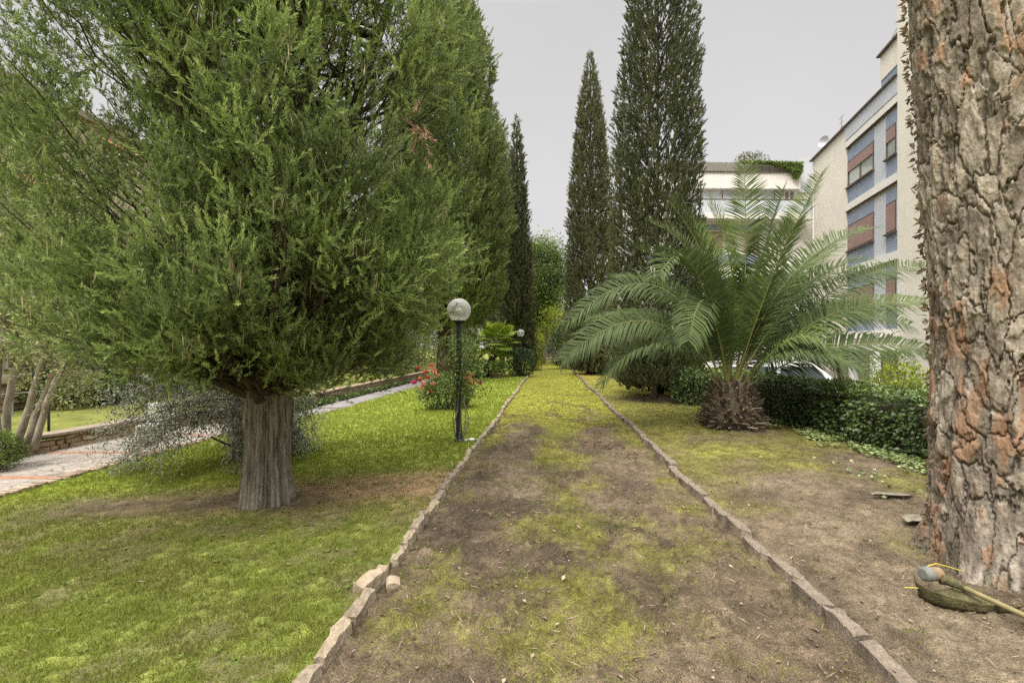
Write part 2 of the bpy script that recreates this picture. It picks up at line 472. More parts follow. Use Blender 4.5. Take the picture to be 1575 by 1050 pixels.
M['tyre'] = surf_mat("tyre_rubber", (.015, .015, .015), (.03, .03, .03), scale=10, rough=.9)
M['vanglass'] = glass_mat("van_glass", (.035, .05, .05), .03)
M['guard'] = surf_mat("muddy_green_plastic", (.045, .048, .018), (.17, .14, .07), scale=16, rough=.9, bump=.8, bscale=70, fine=.4, fscale=120)
M['shaft'] = surf_mat("dirty_yellow_tube", (.17, .135, .06), (.27, .225, .11), scale=9, rough=.5)
M['yline'] = surf_mat("yellow_nylon", (.42, .31, .06), (.54, .41, .09), scale=9, rough=.5)
M['spool'] = surf_mat("scuffed_grey_plastic", (.14, .145, .13), (.24, .24, .215), scale=14, rough=.7)
M['tan_cap'] = surf_mat("tan_plastic", (.20, .13, .075), (.32, .22, .13), scale=14, rough=.7)

# ------------------------------------------------------------------ terrain
SK = 0.0753                       # the path runs a little to the right of the view axis
LK, RK = -1.14, 1.63              # left and right edging, measured across from the camera
def path_near_edge(Y):
    return -6.62 + .80 * sstep(9.5, 14.5, Y)
def zg(x, y):
    x = np.asarray(x, float); y = np.asarray(y, float)
    xp = x - SK * y
    left = -0.04 * np.clip(LK - xp, 0, 5.5) - .10 * sstep(-.02, .10, path_near_edge(y) - xp)
    right = 0.012 * np.clip(xp - RK, 0, 3.5)
    drop = -0.92 * sstep(5.9, 7.3, xp)
    und = (fbm(x * .35, y * .35, octv=2, seed=3) - .5) * .05 * sstep(.0, .8, np.maximum(np.abs(xp - .25) - 1.5, 0))
    path = (fbm(x * .9, y * .5, octv=2, seed=5) - .5) * .04 * (np.abs(xp - .25) < 1.38)
    return left + right + drop + und + path

def grd(u, v):
    Y = CAMZ * F_PX / (v - V0)
    for _ in range(25):
        x = (u - U0) / F_PX * Y
        Y = .5 * Y + .5 * (CAMZ - float(zg(x, Y))) * F_PX / (v - V0)
    x = (u - U0) / F_PX * Y
    return np.array([x, Y, float(zg(x, Y))])

def ygrid(y0, y1, k):
    n = int(math.log(y1 / y0) / k)
    return y0 * np.exp(np.linspace(0, math.log(y1 / y0), n))

def sheet(xp, ys, zoff, rough, colf, seed):
    XP, Y = np.meshgrid(xp, ys)
    X = XP + SK * Y
    Z = zg(X, Y) + zoff
    fine = (fbm(X * 7, Y * 7, octv=4, seed=seed, gain=.6) - .5)
    clod = np.maximum(fbm(X * 17, Y * 17, octv=3, seed=seed + 9) - .55, 0) * .16
    crumb = np.maximum(vnoise(X * 48, Y * 48, seed=seed + 20) - .5, 0) * .016 * (Y < 9)
    Z = Z + (fine * .05 + clod + crumb) * rough(XP, Y)
    C = colf(X, XP, Y, fine)
    n, m_ = X.shape
    i = np.arange(n - 1)[:, None] * m_; j = np.arange(m_ - 1)[None]
    Q = np.stack([i + j, i + j + 1, i + m_ + j + 1, i + m_ + j], -1).reshape(-1, 4)
    return Geo().add(np.stack([X, Y, Z], -1), Q, col=C)

def lerp(a, b, t):
    return np.asarray(a) * (1 - t[..., None]) + np.asarray(b) * t[..., None]

C_SOIL, C_SOIL2, C_TAN = (.118, .090, .060), (.070, .054, .039), (.165, .130, .088)
C_MOSS, C_MOSSD = (.215, .215, .036), (.115, .108, .032)
C_GRASS, C_GRASSD, C_STRAW = (.185, .215, .036), (.135, .155, .038), (.27, .185, .098)

def moss_path(X, XP, Y):
    far = sstep(5.5, 15, Y)
    st = np.exp(-((XP - .15) / .34) ** 2) * (.10 + .10 * sstep(5, 8, Y))
    st += np.exp(-((XP + .95) / .2) ** 2) * .12 * sstep(4, 9, Y)
    ruts = (np.exp(-((XP + .55) / .35) ** 2) + np.exp(-((XP - .95) / .38) ** 2)) * (.08 + .10 * sstep(4.5, 6.5, Y)) * (1 - .75 * sstep(10, 15, Y))
    nz = fbm(X * 1.9, Y * 1.4, octv=6, seed=21, gain=.62)
    nearb = .03 * sstep(3.3, 2.3, Y)
    g = vnoise(X * 38, Y * 30, seed=24) * .6 + vnoise(X * 90, Y * 75, seed=25) * .4
    return sstep(.385, .78, nz + .52 * far - .035 * sstep(5, 3, Y) + st - ruts - .02 + nearb + .30 * (g - .5))

def path_col(X, XP, Y, fine):
    mo = moss_path(X, XP, Y)
    nz = fbm(X * 2.2, Y * 1.6, octv=4, seed=31)
    c = lerp(C_SOIL2, C_SOIL, sstep(.3, .6, nz))
    c = lerp(c, C_TAN, .55 * sstep(.55, .72, fbm(X * 1.3, Y * 1.1, octv=4, seed=33)))
    g = lerp(C_MOSSD, C_MOSS, np.clip(.28 + .72 * sstep(7, 15, Y) + .5 * (nz - .5), 0, 1))
    c = lerp(c, g, mo * .92)
    c = lerp(c, C_SOIL2, .55 * sstep(.60, .72, fbm(X * 2.6, Y * 1.2, octv=3, seed=38)) * sstep(6, 9, Y) * sstep(24, 18, Y))
    return c * (1 + fine[..., None] * .8) * (.80 + .40 * vnoise(X * 55, Y * 55, seed=90))[..., None]

def lawn_masks(X, XP, Y):
    d = LK - XP
    nz = fbm(X * 1.1, Y * 1.1, octv=5, seed=41, gain=.55)
    # worn, needle-strewn strip round the cypress foot, sheared the way it lies in the photo
    yb = 5.35 - .10 * (d - 1.0)
    straw = np.exp(-((Y - yb - .15) / .75) ** 2) * sstep(4.2, .6, d) * 1.15
    dirt = np.exp(-((Y - (4.9 + .10 * d)) / .42) ** 2) * sstep(.8, 1.8, d) * sstep(5.3, 3.9, d) * 1.0
    bright = sstep(5.6 + .0 * d, 6.5, Y + .12 * d)
    return nz, straw, dirt, bright

def lawn_col(X, XP, Y, fine):
    nz, straw, dirt, bright = lawn_masks(X, XP, Y)
    c = lerp(C_GRASSD, C_GRASS, np.clip(bright * .9 + (nz - .5), 0, 1))
    c = lerp(c, C_SOIL, .55 * sstep(.46, .66, fbm(X * 3, Y * 3, octv=4, seed=44)) * (1 - bright))
    c = lerp(c, C_STRAW, np.clip(straw * sstep(.3, .55, nz + .12), 0, 1) * .95)
    c = lerp(c, C_SOIL, np.clip(dirt * sstep(.35, .55, nz + .08), 0, 1) * .9)
    c = lerp(c, (.26, .32, .055), .55 * sstep(9, 22, Y))
    return c * (1 + fine[..., None] * .8) * (.80 + .40 * vnoise(X * 55, Y * 55, seed=90))[..., None]

def right_moss(X, XP, Y):
    nz = fbm(X * 1.3, Y * 1.1, octv=5, seed=51, gain=.55)
    g = vnoise(X * 38, Y * 30, seed=26) * .6 + vnoise(X * 90, Y * 75, seed=27) * .4
    return sstep(.42, .78, .25 * (g - .5) + nz + .42 * sstep(5.5, 13, Y) + .10 * sstep(4.5, 6.5, Y) - .18 * sstep(5.0, 3.4, Y)
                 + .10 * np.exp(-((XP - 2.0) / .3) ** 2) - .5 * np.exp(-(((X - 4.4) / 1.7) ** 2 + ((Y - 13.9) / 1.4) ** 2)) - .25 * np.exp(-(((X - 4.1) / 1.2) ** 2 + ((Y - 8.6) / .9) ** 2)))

def right_col(X, XP, Y, fine):
    mo = right_moss(X, XP, Y)
    nz = fbm(X * 2.1, Y * 1.8, octv=4, seed=53)
    c = lerp(C_SOIL, C_TAN, np.clip(sstep(7.5, 4.0, Y) * .8 + (nz - .5) * 1.1, 0, 1))
    c = lerp(c, C_SOIL2, .6 * sstep(.52, .7, fbm(X * 1.6, Y * 1.6, octv=4, seed=55)))
    c = lerp(c, lerp(C_MOSSD, C_MOSS, np.clip(.2 + .7 * sstep(9, 15, Y) + (nz - .5), 0, 1)), mo * .8)
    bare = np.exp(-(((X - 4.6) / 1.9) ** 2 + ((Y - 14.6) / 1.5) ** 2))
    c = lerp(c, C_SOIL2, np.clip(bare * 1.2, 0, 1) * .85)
    c = lerp(c, C_GRASSD, .7 * sstep(6.2, 7.0, XP))
    c = lerp(c, (.30, .20, .06), .5 * np.exp(-((Y - 27) / 3.5) ** 2) * sstep(.4, .6, nz + .05))
    return c * (1 + fine[..., None] * .8) * (.80 + .40 * vnoise(X * 55, Y * 55, seed=90))[..., None]

ys = ygrid(1.7, 62, .0055)
one = lambda XP, Y: np.ones_like(Y)
tag(sheet(np.linspace(LK, RK, 230), ys, 0.0, lambda XP, Y: .9 - .5 * sstep(8, 14, Y), path_col, 61).build("path", M['soil'], smooth=True), kind="structure")
tag(sheet(np.linspace(-6.62, LK, 190), ys, .03, lambda XP, Y: .55 * one(XP, Y), lawn_col, 62).build("lawn", M['lawnm'], smooth=True), kind="structure")
_xr = np.concatenate([np.linspace(RK, 6, 170), np.linspace(6.05, 9.0, 14)])
tag(sheet(_xr, ys, .03, lambda XP, Y: .75 * one(XP, Y), right_col, 63).build("dirt_ground", M['soil'], smooth=True), kind="structure")

# wide ground out to the horizon, yard behind the hedge, terrace beyond the paved path
def flat(name, x0, x1, y0, y1, z, mat, nx=2, ny=2, zf=None):
    xs, yy = np.linspace(x0, x1, nx), np.linspace(y0, y1, ny)
    X, Y = np.meshgrid(xs, yy)
    Z = np.full_like(X, z) if zf is None else zf(X, Y)
    i = np.arange(ny - 1)[:, None] * nx; j = np.arange(nx - 1)[None]
    Q = np.stack([i + j, i + j + 1, i + nx + j + 1, i + nx + j], -1).reshape(-1, 4)
    return Geo().add(np.stack([X, Y, Z], -1), Q)
M['turf_far'] = surf_mat("far_turf", (.10, .11, .035), (.23, .24, .06), scale=1.5, detail=8, rough=1, bump=.5, bscale=30, fine=.3, fscale=40, spec=.05)
tag(flat("ground", -600, 600, -200, 1500, -1.3, M['turf_far']).build("ground", M['turf_far']), kind="structure")
tag(flat("parking_yard", 9.0 - .0, 40, 1, 62, -.86, M['asphalt']).build("parking_yard", M['asphalt']), kind="structure")

def terrace_z(X, Y):
    xp = X - SK * Y
    return -.03 + .02 * np.clip(-8.9 - xp, 0, 4) + (fbm(X * .5, Y * .5, octv=3, seed=70) - .5) * .08
def skew_sheet(name, xa, xb, y0, y1, nx, ny, zf, mat):
    a = np.linspace(0, 1, nx); yy = np.linspace(y0, y1, ny)
    A, Y = np.meshgrid(a, yy)
    X = xa(Y) * (1 - A) + xb(Y) * A + SK * Y
    i = np.arange(ny - 1)[:, None] * nx; j = np.arange(nx - 1)[None]
    Q = np.stack([i + j, i + j + 1, i + nx + j + 1, i + nx + j], -1).reshape(-1, 4)
    return tag(Geo().add(np.stack([X, Y, zf(X, Y)], -1), Q).build(name, mat, smooth=True), kind="structure")
def path_far_edge(Y):       # far side of the paved path narrows past the stone wall
    return -8.75 + 1.55 * sstep(11.0, 13.5, Y)
skew_sheet("terrace_lawn", lambda Y: -30 + 0 * Y, path_far_edge, 1.5, 62, 60, 150, terrace_z, M['turf_far'])

# paved path: irregular stone slabs with terracotta strips across it
def zpave(X, Y):
    return -.245 + .04 * sstep(11, 15, Y)
m, n, l, out = new_mat("crazy_paving")
_tc = n.new("ShaderNodeTexCoord"); _vo = n.new("ShaderNodeTexVoronoi"); _vo.feature = 'DISTANCE_TO_EDGE'; _vo.inputs["Scale"].default_value = 3.2
_vc = n.new("ShaderNodeTexVoronoi"); _vc.inputs["Scale"].default_value = 3.2
_no = n.new("ShaderNodeTexNoise"); _no.inputs["Scale"].default_value = 14; _no.inputs["Detail"].default_value = 8
_rp = n.new("ShaderNodeValToRGB"); _rp.color_ramp.elements[0].color = (.26, .22, .185, 1); _rp.color_ramp.elements[1].color = (.42, .375, .325, 1)
_rp.color_ramp.elements[0].position = .25; _rp.color_ramp.elements[1].position = .75
_mr = n.new("ShaderNodeMapRange"); _mr.inputs["From Max"].default_value = .045; _mr.inputs["To Min"].default_value = .45
_sv = n.new("ShaderNodeMapRange"); _sv.inputs["To Min"].default_value = .85; _sv.inputs["To Max"].default_value = 1.12
_mm = n.new("ShaderNodeMath"); _mm.operation = 'MULTIPLY'
_mx = n.new("ShaderNodeMix"); _mx.data_type = 'RGBA'; _mx.blend_type = 'MULTIPLY'; _mx.inputs[0].default_value = 1
_pb = n.new("ShaderNodeBsdfPrincipled"); _pb.inputs["Roughness"].default_value = .9
_bp = n.new("ShaderNodeBump"); _bp.inputs["Strength"].default_value = .5; _bp.inputs["Distance"].default_value = .01
for a_, b_ in ((_tc.outputs["Object"], _vo.inputs["Vector"]), (_tc.outputs["Object"], _vc.inputs["Vector"]), (_tc.outputs["Object"], _no.inputs["Vector"]),
               (_no.outputs["Fac"], _rp.inputs[0]), (_vo.outputs["Distance"], _mr.inputs["Value"]), (_vc.outputs["Color"], _sv.inputs["Value"]),
               (_mr.outputs[0], _mm.inputs[0]), (_sv.outputs[0], _mm.inputs[1]), (_rp.outputs[0], _mx.inputs[6]), (_mm.outputs[0], _mx.inputs[7]),
               (_mx.outputs[2], _pb.inputs["Base Color"]), (_mr.outputs[0], _bp.inputs["Height"]), (_bp.outputs[0], _pb.inputs["Normal"]),
               (_pb.outputs[0], out.inputs["Surface"])):
    l.new(a_, b_)
M['crazy'] = m
pv = skew_sheet("paved_path", lambda Y: path_far_edge(Y) - .25, lambda Y: path_near_edge(Y) + .05, 2.0, 11.6, 8, 60, zpave, M['crazy'])
rp_ = skew_sheet("ramp", lambda Y: path_far_edge(Y) - .15, lambda Y: path_near_edge(Y) + .05, 11.6, 40, 6, 80, zpave, M['ramp'])
strips = Geo()
for yc in (3.6, 5.2, 6.85, 8.5, 10.2):
    a, b = -8.78, -6.68
    strips.box((a + SK * yc, yc - .06, -.26), (b + SK * yc, yc + .06, -.2405))
tag(strips.build("paving_strips", M['terra']), kind="structure")
dk = Geo()
for yc in (14.4, 18.6, 24.5):
    dk.box((float(path_far_edge(yc)) + .0 + SK * yc, yc - .05, -.26), (float(path_near_edge(yc)) - .05 + SK * yc, yc + .05, float(zpave(0, yc)) + .012))
tag(dk.build("ramp_drain", M['trim']), kind="structure")

# ------------------------------------------------------------------ edging stones, each a loose brick of its own
def stone_mesh(L, W, H, seed, rough=.0042):
    r = np.random.default_rng(seed)
    nx, ny, nz = 7, 3, 3
    g = Geo()
    xs = np.linspace(-L / 2, L / 2, nx); yv = np.linspace(-W / 2, W / 2, ny); zs = np.linspace(-.10, H, nz)
    P, idx = [], {}
    def vid(i, j, k):
        if (i, j, k) not in idx:
            p = np.array([xs[i], yv[j], zs[k]])
            e = (i in (0, nx - 1)) + (j in (0, ny - 1)) + (k == nz - 1)
            if e >= 2:
                p *= np.array([1 - .012 * (i in (0, nx - 1)), 1 - .10 * (j in (0, ny - 1)), 1])
                if k == nz - 1: p[2] -= .007
            p += r.normal(size=3) * rough * (.5 + (e >= 2))
            idx[(i, j, k)] = len(P); P.append(p)
        return idx[(i, j, k)]
    Q = []
    for i in range(nx - 1):
        for j in range(ny - 1):
            Q.append([vid(i, j, nz - 1), vid(i + 1, j, nz - 1), vid(i + 1, j + 1, nz - 1), vid(i, j + 1, nz - 1)])
        for k in range(nz - 1):
            Q.append([vid(i, 0, k), vid(i + 1, 0, k), vid(i + 1, 0, k + 1), vid(i, 0, k + 1)])
            Q.append([vid(i + 1, ny - 1, k), vid(i, ny - 1, k), vid(i, ny - 1, k + 1), vid(i + 1, ny - 1, k + 1)])
    for j in range(ny - 1):
        for k in range(nz - 1):
            Q.append([vid(0, j + 1, k), vid(0, j, k), vid(0, j, k + 1), vid(0, j + 1, k + 1)])
            Q.append([vid(nx - 1, j, k), vid(nx - 1, j + 1, k), vid(nx - 1, j + 1, k + 1), vid(nx - 1, j, k + 1)])
    g.add(np.array(P), Q)
    return g

def stone_row(xp, y0, y1, Lm, W, H, mats, label, group, seed, skip=()):
    r = np.random.default_rng(seed)
    protos = {}
    y = y0
    while y < y1:
        if y < 5.2: ki = int(r.integers(0, 4))
        else: ki = int(r.integers(4, 8))
        L = Lm * (.8, .95, 1.1, 1.25, 1.0, 1.15, 1.3, 1.45)[ki]
        yc = y + L / 2
        y += L + .010 + .014 * r.random()
        if any(a < yc < b for a, b in skip):
            continue
        if ki not in protos:
            o = stone_mesh(L, W * (.92, 1.05, 1, 1.08)[ki % 4], H, seed * 10 + ki).build("edging_stone", mats[ki % len(mats)])
            protos[ki] = o
        else:
            o = protos[ki].copy(); COL.objects.link(o)
        wob = .022 * math.sin(yc * .9 + seed) + r.normal() * .006
        x = xp + wob + SK * yc
        o.location = (x + r.normal() * .008, yc, r.normal() * .010)
        flip = math.pi if r.random() < .5 else 0
        o.rotation_euler = (r.normal() * .03, r.normal() * .012, math.pi / 2 - math.atan(SK) + r.normal() * .035 + flip)
        tag(o, label, "edging stone", group)
GL, GR = "edging stones along the left side of the path", "edging stones along the right side of the path"
stone_row(LK, 1.55, 27.5, .33, .072, .078, [M['stone_pale'], M['stone_grey'], M['stone_pale'], M['stone_grey']],
          "narrow weathered beige edging stone in the row between lawn and mossy path", GL, 5, skip=[(3.0, 3.42)])
stone_row(RK, 1.55, 33.0, .30, .088, .085, [M['stone_brown']],
          "narrow brown edging brick in the row between mossy path and bare earth", GR, 6)
o = stone_mesh(.27, .09, .10, 91, .005).build("edging_stone", M['stone_fresh'])
o.location = (LK + SK * 3.2 - .03, 3.2, .005); o.rotation_euler = (.06, -.07, R(86) - .28)
tag(o, "pale freshly broken edging stone tilted above the others beside the lawn", "edging stone", GL)
g = Geo(); th = np.linspace(0, 2 * math.pi, 15)[:-1]
rr = .045 * (1 + .1 * np.sin(th * 3 + 1))
for k in range(2):
    pass
V = [(-.045, 0, 0)] + [(-.04, a * math.cos(t), a * math.sin(t)) for a, t in zip(rr, th)] + [(.04, a * 1.03 * math.cos(t), a * .97 * math.sin(t)) for a, t in zip(rr, th)] + [(.046, 0, 0)]
T = [(0, 1 + (i + 1) % 14, 1 + i) for i in range(14)] + [(29, 15 + i, 15 + (i + 1) % 14) for i in range(14)]
Q = [(1 + i, 1 + (i + 1) % 14, 15 + (i + 1) % 14, 15 + i) for i in range(14)]
g.add(np.array(V), Q, T)
o = g.build("stone_chunk", M['stone_fresh']); o.location = (LK + SK * 3.18 + .12, 3.17, .045); o.rotation_euler = (0, .2, R(-75))
tag(o, "rounded orange-beige stone chunk lying against the tilted pale edging stone", "stone")

# ------------------------------------------------------------------ grass, moss, litter (stuff)
def scatter(xa, xb, y0, y1, dens, seed):
    """points in the path-aligned band; dens(Y) per square metre"""
    r = np.random.default_rng(seed)
    Xs, Ys = [], []
    edges = ygrid(y0, y1, .12)
    for a, b in zip(edges[:-1], edges[1:]):
        nn = int(dens((a + b) / 2) * (b - a) * (xb - xa))
        Y = a + (b - a) * r.random(nn); xp = xa + (xb - xa) * r.random(nn)
        X = xp + SK * Y
        vis = np.abs(X) < 1.12 * Y + .3
        Xs.append(X[vis]); Ys.append(Y[vis])
    return np.concatenate(Xs), np.concatenate(Ys), r
def blades(g, X, Y, Z, r, h, w, tint, nb=3, lean=.55):
    n = len(X)
    for _ in range(nb):
        a = r.random(n) * 2 * math.pi
        D = np.stack([np.cos(a) * lean * r.random(n) * 1.6, np.sin(a) * lean * r.random(n) * 1.6, np.ones(n)], -1)
        P = np.stack([X + r.normal(size=n) * .012, Y + r.normal(size=n) * .012, Z - .004], -1)
        g.leaves(P, D, h * (.6 + .8 * r.random(n)), w * (.7 + .6 * r.random(n)), tint=np.clip(tint + r.normal(size=n) * .10, 0, 1), mid=.35)
g = Geo()
X, Y, r = scatter(-6.55, LK - .05, 2.1, 30, lambda y: min(3600, 34000 / y ** 2), 71)
XP = X - SK * Y
nz, straw, dirt, bright = lawn_masks(X, XP, Y)
bare = np.clip(straw * sstep(.3, .55, nz + .12) + dirt * sstep(.35, .55, nz + .08), 0, 1)
thin = .55 * sstep(.5, .68, fbm(X * 3, Y * 3, octv=4, seed=44)) * (1 - bright)
keep = r.random(len(X)) > np.clip(bare * .93 + thin, 0, .98)
X, Y, nz, bright, bare = X[keep], Y[keep], nz[keep], bright[keep], bare[keep]
sc = np.clip(Y / 5, .8, 3.2)
patch_dry = sstep(.5, .65, fbm(X * 1.8, Y * 1.8, octv=4, seed=73))
blades(g, X, Y, zg(X, Y) + .03, r, .042 * sc ** .6, .0055 * sc, .62 + .28 * bright + .6 * (nz - .5) - .24 * patch_dry * (1 - .8 * bright) - .25 * bare)
tag(g.build("grass", M['grass']), kind="stuff")
# broad-leaved weeds in the lawn
g = Geo()
X, Y, r = scatter(-6.3, LK - .08, 2.2, 9, lambda y: 15 if y < 6 else 9, 74)
for dx in range(7):
    a = r.random(len(X)) * 6.28
    D = np.stack([np.cos(a), np.sin(a), .35 + .3 * r.random(len(X))], -1)
    g.leaves(np.stack([X, Y, zg(X, Y) + .035], -1), D, .018 + .022 * r.random(len(X)), .012 + .008 * r.random(len(X)), tint=.35 + .4 * r.random(len(X)), up=np.array([0, 0, 1.]))
tag(g.build("lawn_weeds", M['broad']), kind="stuff")
# moss tufts on the path and on the right-hand earth
g = Geo()
X, Y, r = scatter(LK + .05, RK - .05, 2.1, 26, lambda y: min(3600, 34000 / y ** 2), 75)
mo = moss_path(X, X - SK * Y, Y)
keep = r.random(len(X)) < mo * .85 + .012
X, Y, mo = X[keep], Y[keep], mo[keep]
sc = np.clip(Y / 4, .7, 4)
blades(g, X, Y, zg(X, Y), r, .011 * sc ** .8, .005 * sc, .22 + .56 * sstep(7, 16, Y) + .3 * (mo - .5), lean=.9)
X, Y, r = scatter(RK + .06, 5.0, 2.1, 26, lambda y: min(2200, 26000 / y ** 2), 76)
mo = right_moss(X, X - SK * Y, Y)
keep = r.random(len(X)) < mo * .7 + .008
X, Y, mo = X[keep], Y[keep], mo[keep]
sc = np.clip(Y / 4, .7, 4)
blades(g, X, Y, zg(X, Y) + .03, r, .012 * sc ** .8, .005 * sc, .30 + .40 * sstep(7, 14, Y) + .15 * (mo - .5), lean=.9)
tag(g.build("moss", M['moss']), kind="stuff")
# small seedling weeds on path and earth, thicker at the foot of the edging
g = Geo()
X, Y, r = scatter(LK + .06, 5.0, 2.1, 10, lambda y: 420 if y < 6 else 130, 77)
XP = X - SK * Y
w_ = fbm(X * 2.3, Y * 2.3, octv=4, seed=78) + .14 * np.exp(-((XP - RK + .06) / .07) ** 2) + .08 * np.exp(-((XP - LK - .1) / .1) ** 2) - .10 * (XP > RK + .1)
keep = (r.random(len(X)) < sstep(.55, .68, w_)) & (np.abs(XP - RK) > .06)
X, Y = X[keep], Y[keep]
blades(g, X, Y, zg(X, Y) + .03 * (X - SK * Y > RK), r, .022, .0065, .62, nb=4, lean=1.2)
tag(g.build("seedling_weeds", M['grass']), kind="stuff")
# fallen leaves, needles and chips
g = Geo()
X, Y, r = scatter(-5.0, 5.6, 2.1, 16, lambda y: 70 if y < 6 else 14, 79)
XP = X - SK * Y
keep = (np.abs(XP - LK) > .08) & (np.abs(XP - RK) > .08) & ((XP > LK) | (r.random(len(X)) < .3))
X, Y, XP = X[keep], Y[keep], XP[keep]
nn = len(X); a = r.random(nn) * 6.28
D = np.stack([np.cos(a), np.sin(a), r.normal(size=nn) * .25], -1)
s_ = .006 + .026 * r.random(nn) ** 4
g.leaves(np.stack([X, Y, zg(X, Y) + .014 + .025 * ((XP < LK) | (XP > RK))], -1), D, s_ * 1.7, s_ * .9, tint=r.random(nn) ** 2.4 * .85, up=np.array([0, 0, 1.]), fold=.12)
X, Y, r = scatter(-5.0, 5.2, 2.1, 9, lambda y: 300 if y < 6 else 60, 80)       # needles and twigs
XP = X - SK * Y
st = np.where(XP < LK, lawn_masks(X, XP, Y)[1], .35)
keep = r.random(len(X)) < st * .9 + .1
X, Y, XP = X[keep], Y[keep], XP[keep]
nn = len(X); a = r.random(nn) * 6.28
D = np.stack([np.cos(a), np.sin(a), r.normal(size=nn) * .12], -1)
g.leaves(np.stack([X, Y, zg(X, Y) + .015 + .03 * ((XP < LK) | (XP > RK))], -1), D, .03 + .10 * r.random(nn) ** 2, .003 + .003 * r.random(nn), tint=r.random(nn) * .75, up=np.array([0, 0, 1.]))
tag(g.build("fallen_leaves", M['litter']), kind="stuff")
g = Geo(); r = np.random.default_rng(81)
for k in range(5000):
    y = 2.1 + 7 * r.random() ** 1.6; xp = -1.05 + 6.0 * r.random(); x = xp + SK * y
    if abs(xp - RK) < .1: continue
    s = .0025 + .009 * r.random() ** 4
    V = np.array([(1, 0, 0), (-1, 0, 0), (0, 1, 0), (0, -1, 0), (0, 0, .8), (0, 0, -.8)]) * s * (.7 + .6 * r.random((6, 3)))
    g.add(V + np.array([x, y, float(zg(x, y)) + .012 + .03 * (xp > RK)]), T=[(0, 2, 4), (2, 1, 4), (1, 3, 4), (3, 0, 4), (2, 0, 5), (1, 2, 5), (3, 1, 5), (0, 3, 5)], tint=r.random() * .7)
tag(g.build("pebbles", M['litter']), kind="stuff")
# clods and torn roots in the wheel ruts
g = Geo(); r = np.random.default_rng(84)
for (u, v) in ((842, 636), (855, 640), (905, 686), (925, 684), (945, 688), (918, 682), (893, 647), (870, 690), (760, 660), (748, 668), (735, 655), (785, 640), (958, 703), (964, 700)):
    c = grd(u, v)
    for k in range(16):
        p = c + r.normal(size=3) * np.array([.13, .10, 0]); s = .012 + .022 * r.random()
        V = np.array([(1, 0, 0), (-1, 0, 0), (0, 1, 0), (0, -1, 0), (0, 0, .8), (0, 0, -.8)]) * s * (.6 + .8 * r.random((6, 3)))
        g.add(V + p + np.array([0, 0, .01]), T=[(0, 2, 4), (2, 1, 4), (1, 3, 4), (3, 0, 4), (2, 0, 5), (1, 2, 5), (3, 1, 5), (0, 3, 5)], tint=r.random() * .25)
    for k in range(5):
        a = r.random() * 6.28; p = c + r.normal(size=3) * np.array([.12, .08, 0])
        g.leaves(p[None] + np.array([0, 0, .02]), np.array([[math.cos(a), math.sin(a), .15]]), .12 + .14 * r.random(), .012, tint=.1, mid=.5)
tag(g.build("earth_clods", M['litter']), kind="stuff")
c = grd(728, 679); o = stone_mesh(.30, .17, .03, 92, .006).build("flat_stone", M['plaster_w']); o.location = (c[0], c[1], c[2] + .02); o.rotation_euler = (.03, .02, .3)
tag(o, "flat white stone lying in the grass beside the near lamp post", "stone")
for k, (u, v, lab) in enumerate(((1372, 770, "long pale strip of fallen bark on bare earth between hedge and pine"), (1408, 808, "grey curled bark piece on bare earth against the foot of the pine"))):
    c = grd(u, v); r = np.random.default_rng(930 + k); L = (.22, .16, .07)[k]; w = (.045, .07, .04)[k]
    xs = np.linspace(-1, 1, 7); V = []
    for x in xs:
        for q in (-1, -.3, .4, 1):
            V.append((x * L, q * w * (1 - .5 * x * x) + r.normal() * .004, .012 + .022 * q * q + r.normal() * .004))
    V = np.array(V); V = np.concatenate([V, V - np.array([0, 0, .008])])
    Q = [(i * 4 + j, i * 4 + j + 1, i * 4 + j + 5, i * 4 + j + 4) for i in range(6) for j in range(3)]
    Q += [(28 + q[3], 28 + q[2], 28 + q[1], 28 + q[0]) for q in Q[:18]]
    o = Geo().add(V, Q).build("bark_piece", M['barkg']); o.location = (c[0], c[1], c[2] + .04); o.rotation_euler = (.05, .08, (.1, .5, 1.9)[k])
    tag(o, lab, "bark")
# ivy creeping out from the hedge foot
g = Geo(); r = np.random.default_rng(82)
Y = 4.2 + 9.5 * r.random(9000); dd = np.abs(r.normal(size=9000)) * .55
X = 5.42 - dd + .012 * (Y - 6)
keep = fbm(X * 1.7, Y * 1.7, octv=3, seed=83) + .35 * np.exp(-dd / .35) > .58
X, Y = X[keep], Y[keep]; nn = len(X); a = r.random(nn) * 6.28
D = np.stack([np.cos(a), np.sin(a), .15 + .3 * r.random(nn)], -1)
g.leaves(np.stack([X, Y, zg(X, Y) + .045 + .05 * r.random(nn)], -1), D, .03 + .035 * r.random(nn), .026 + .03 * r.random(nn), tint=.35 + .65 * r.random(nn), up=np.array([0, 0, 1.]))
tag(g.build("ground_ivy", M['ivy']), kind="stuff")

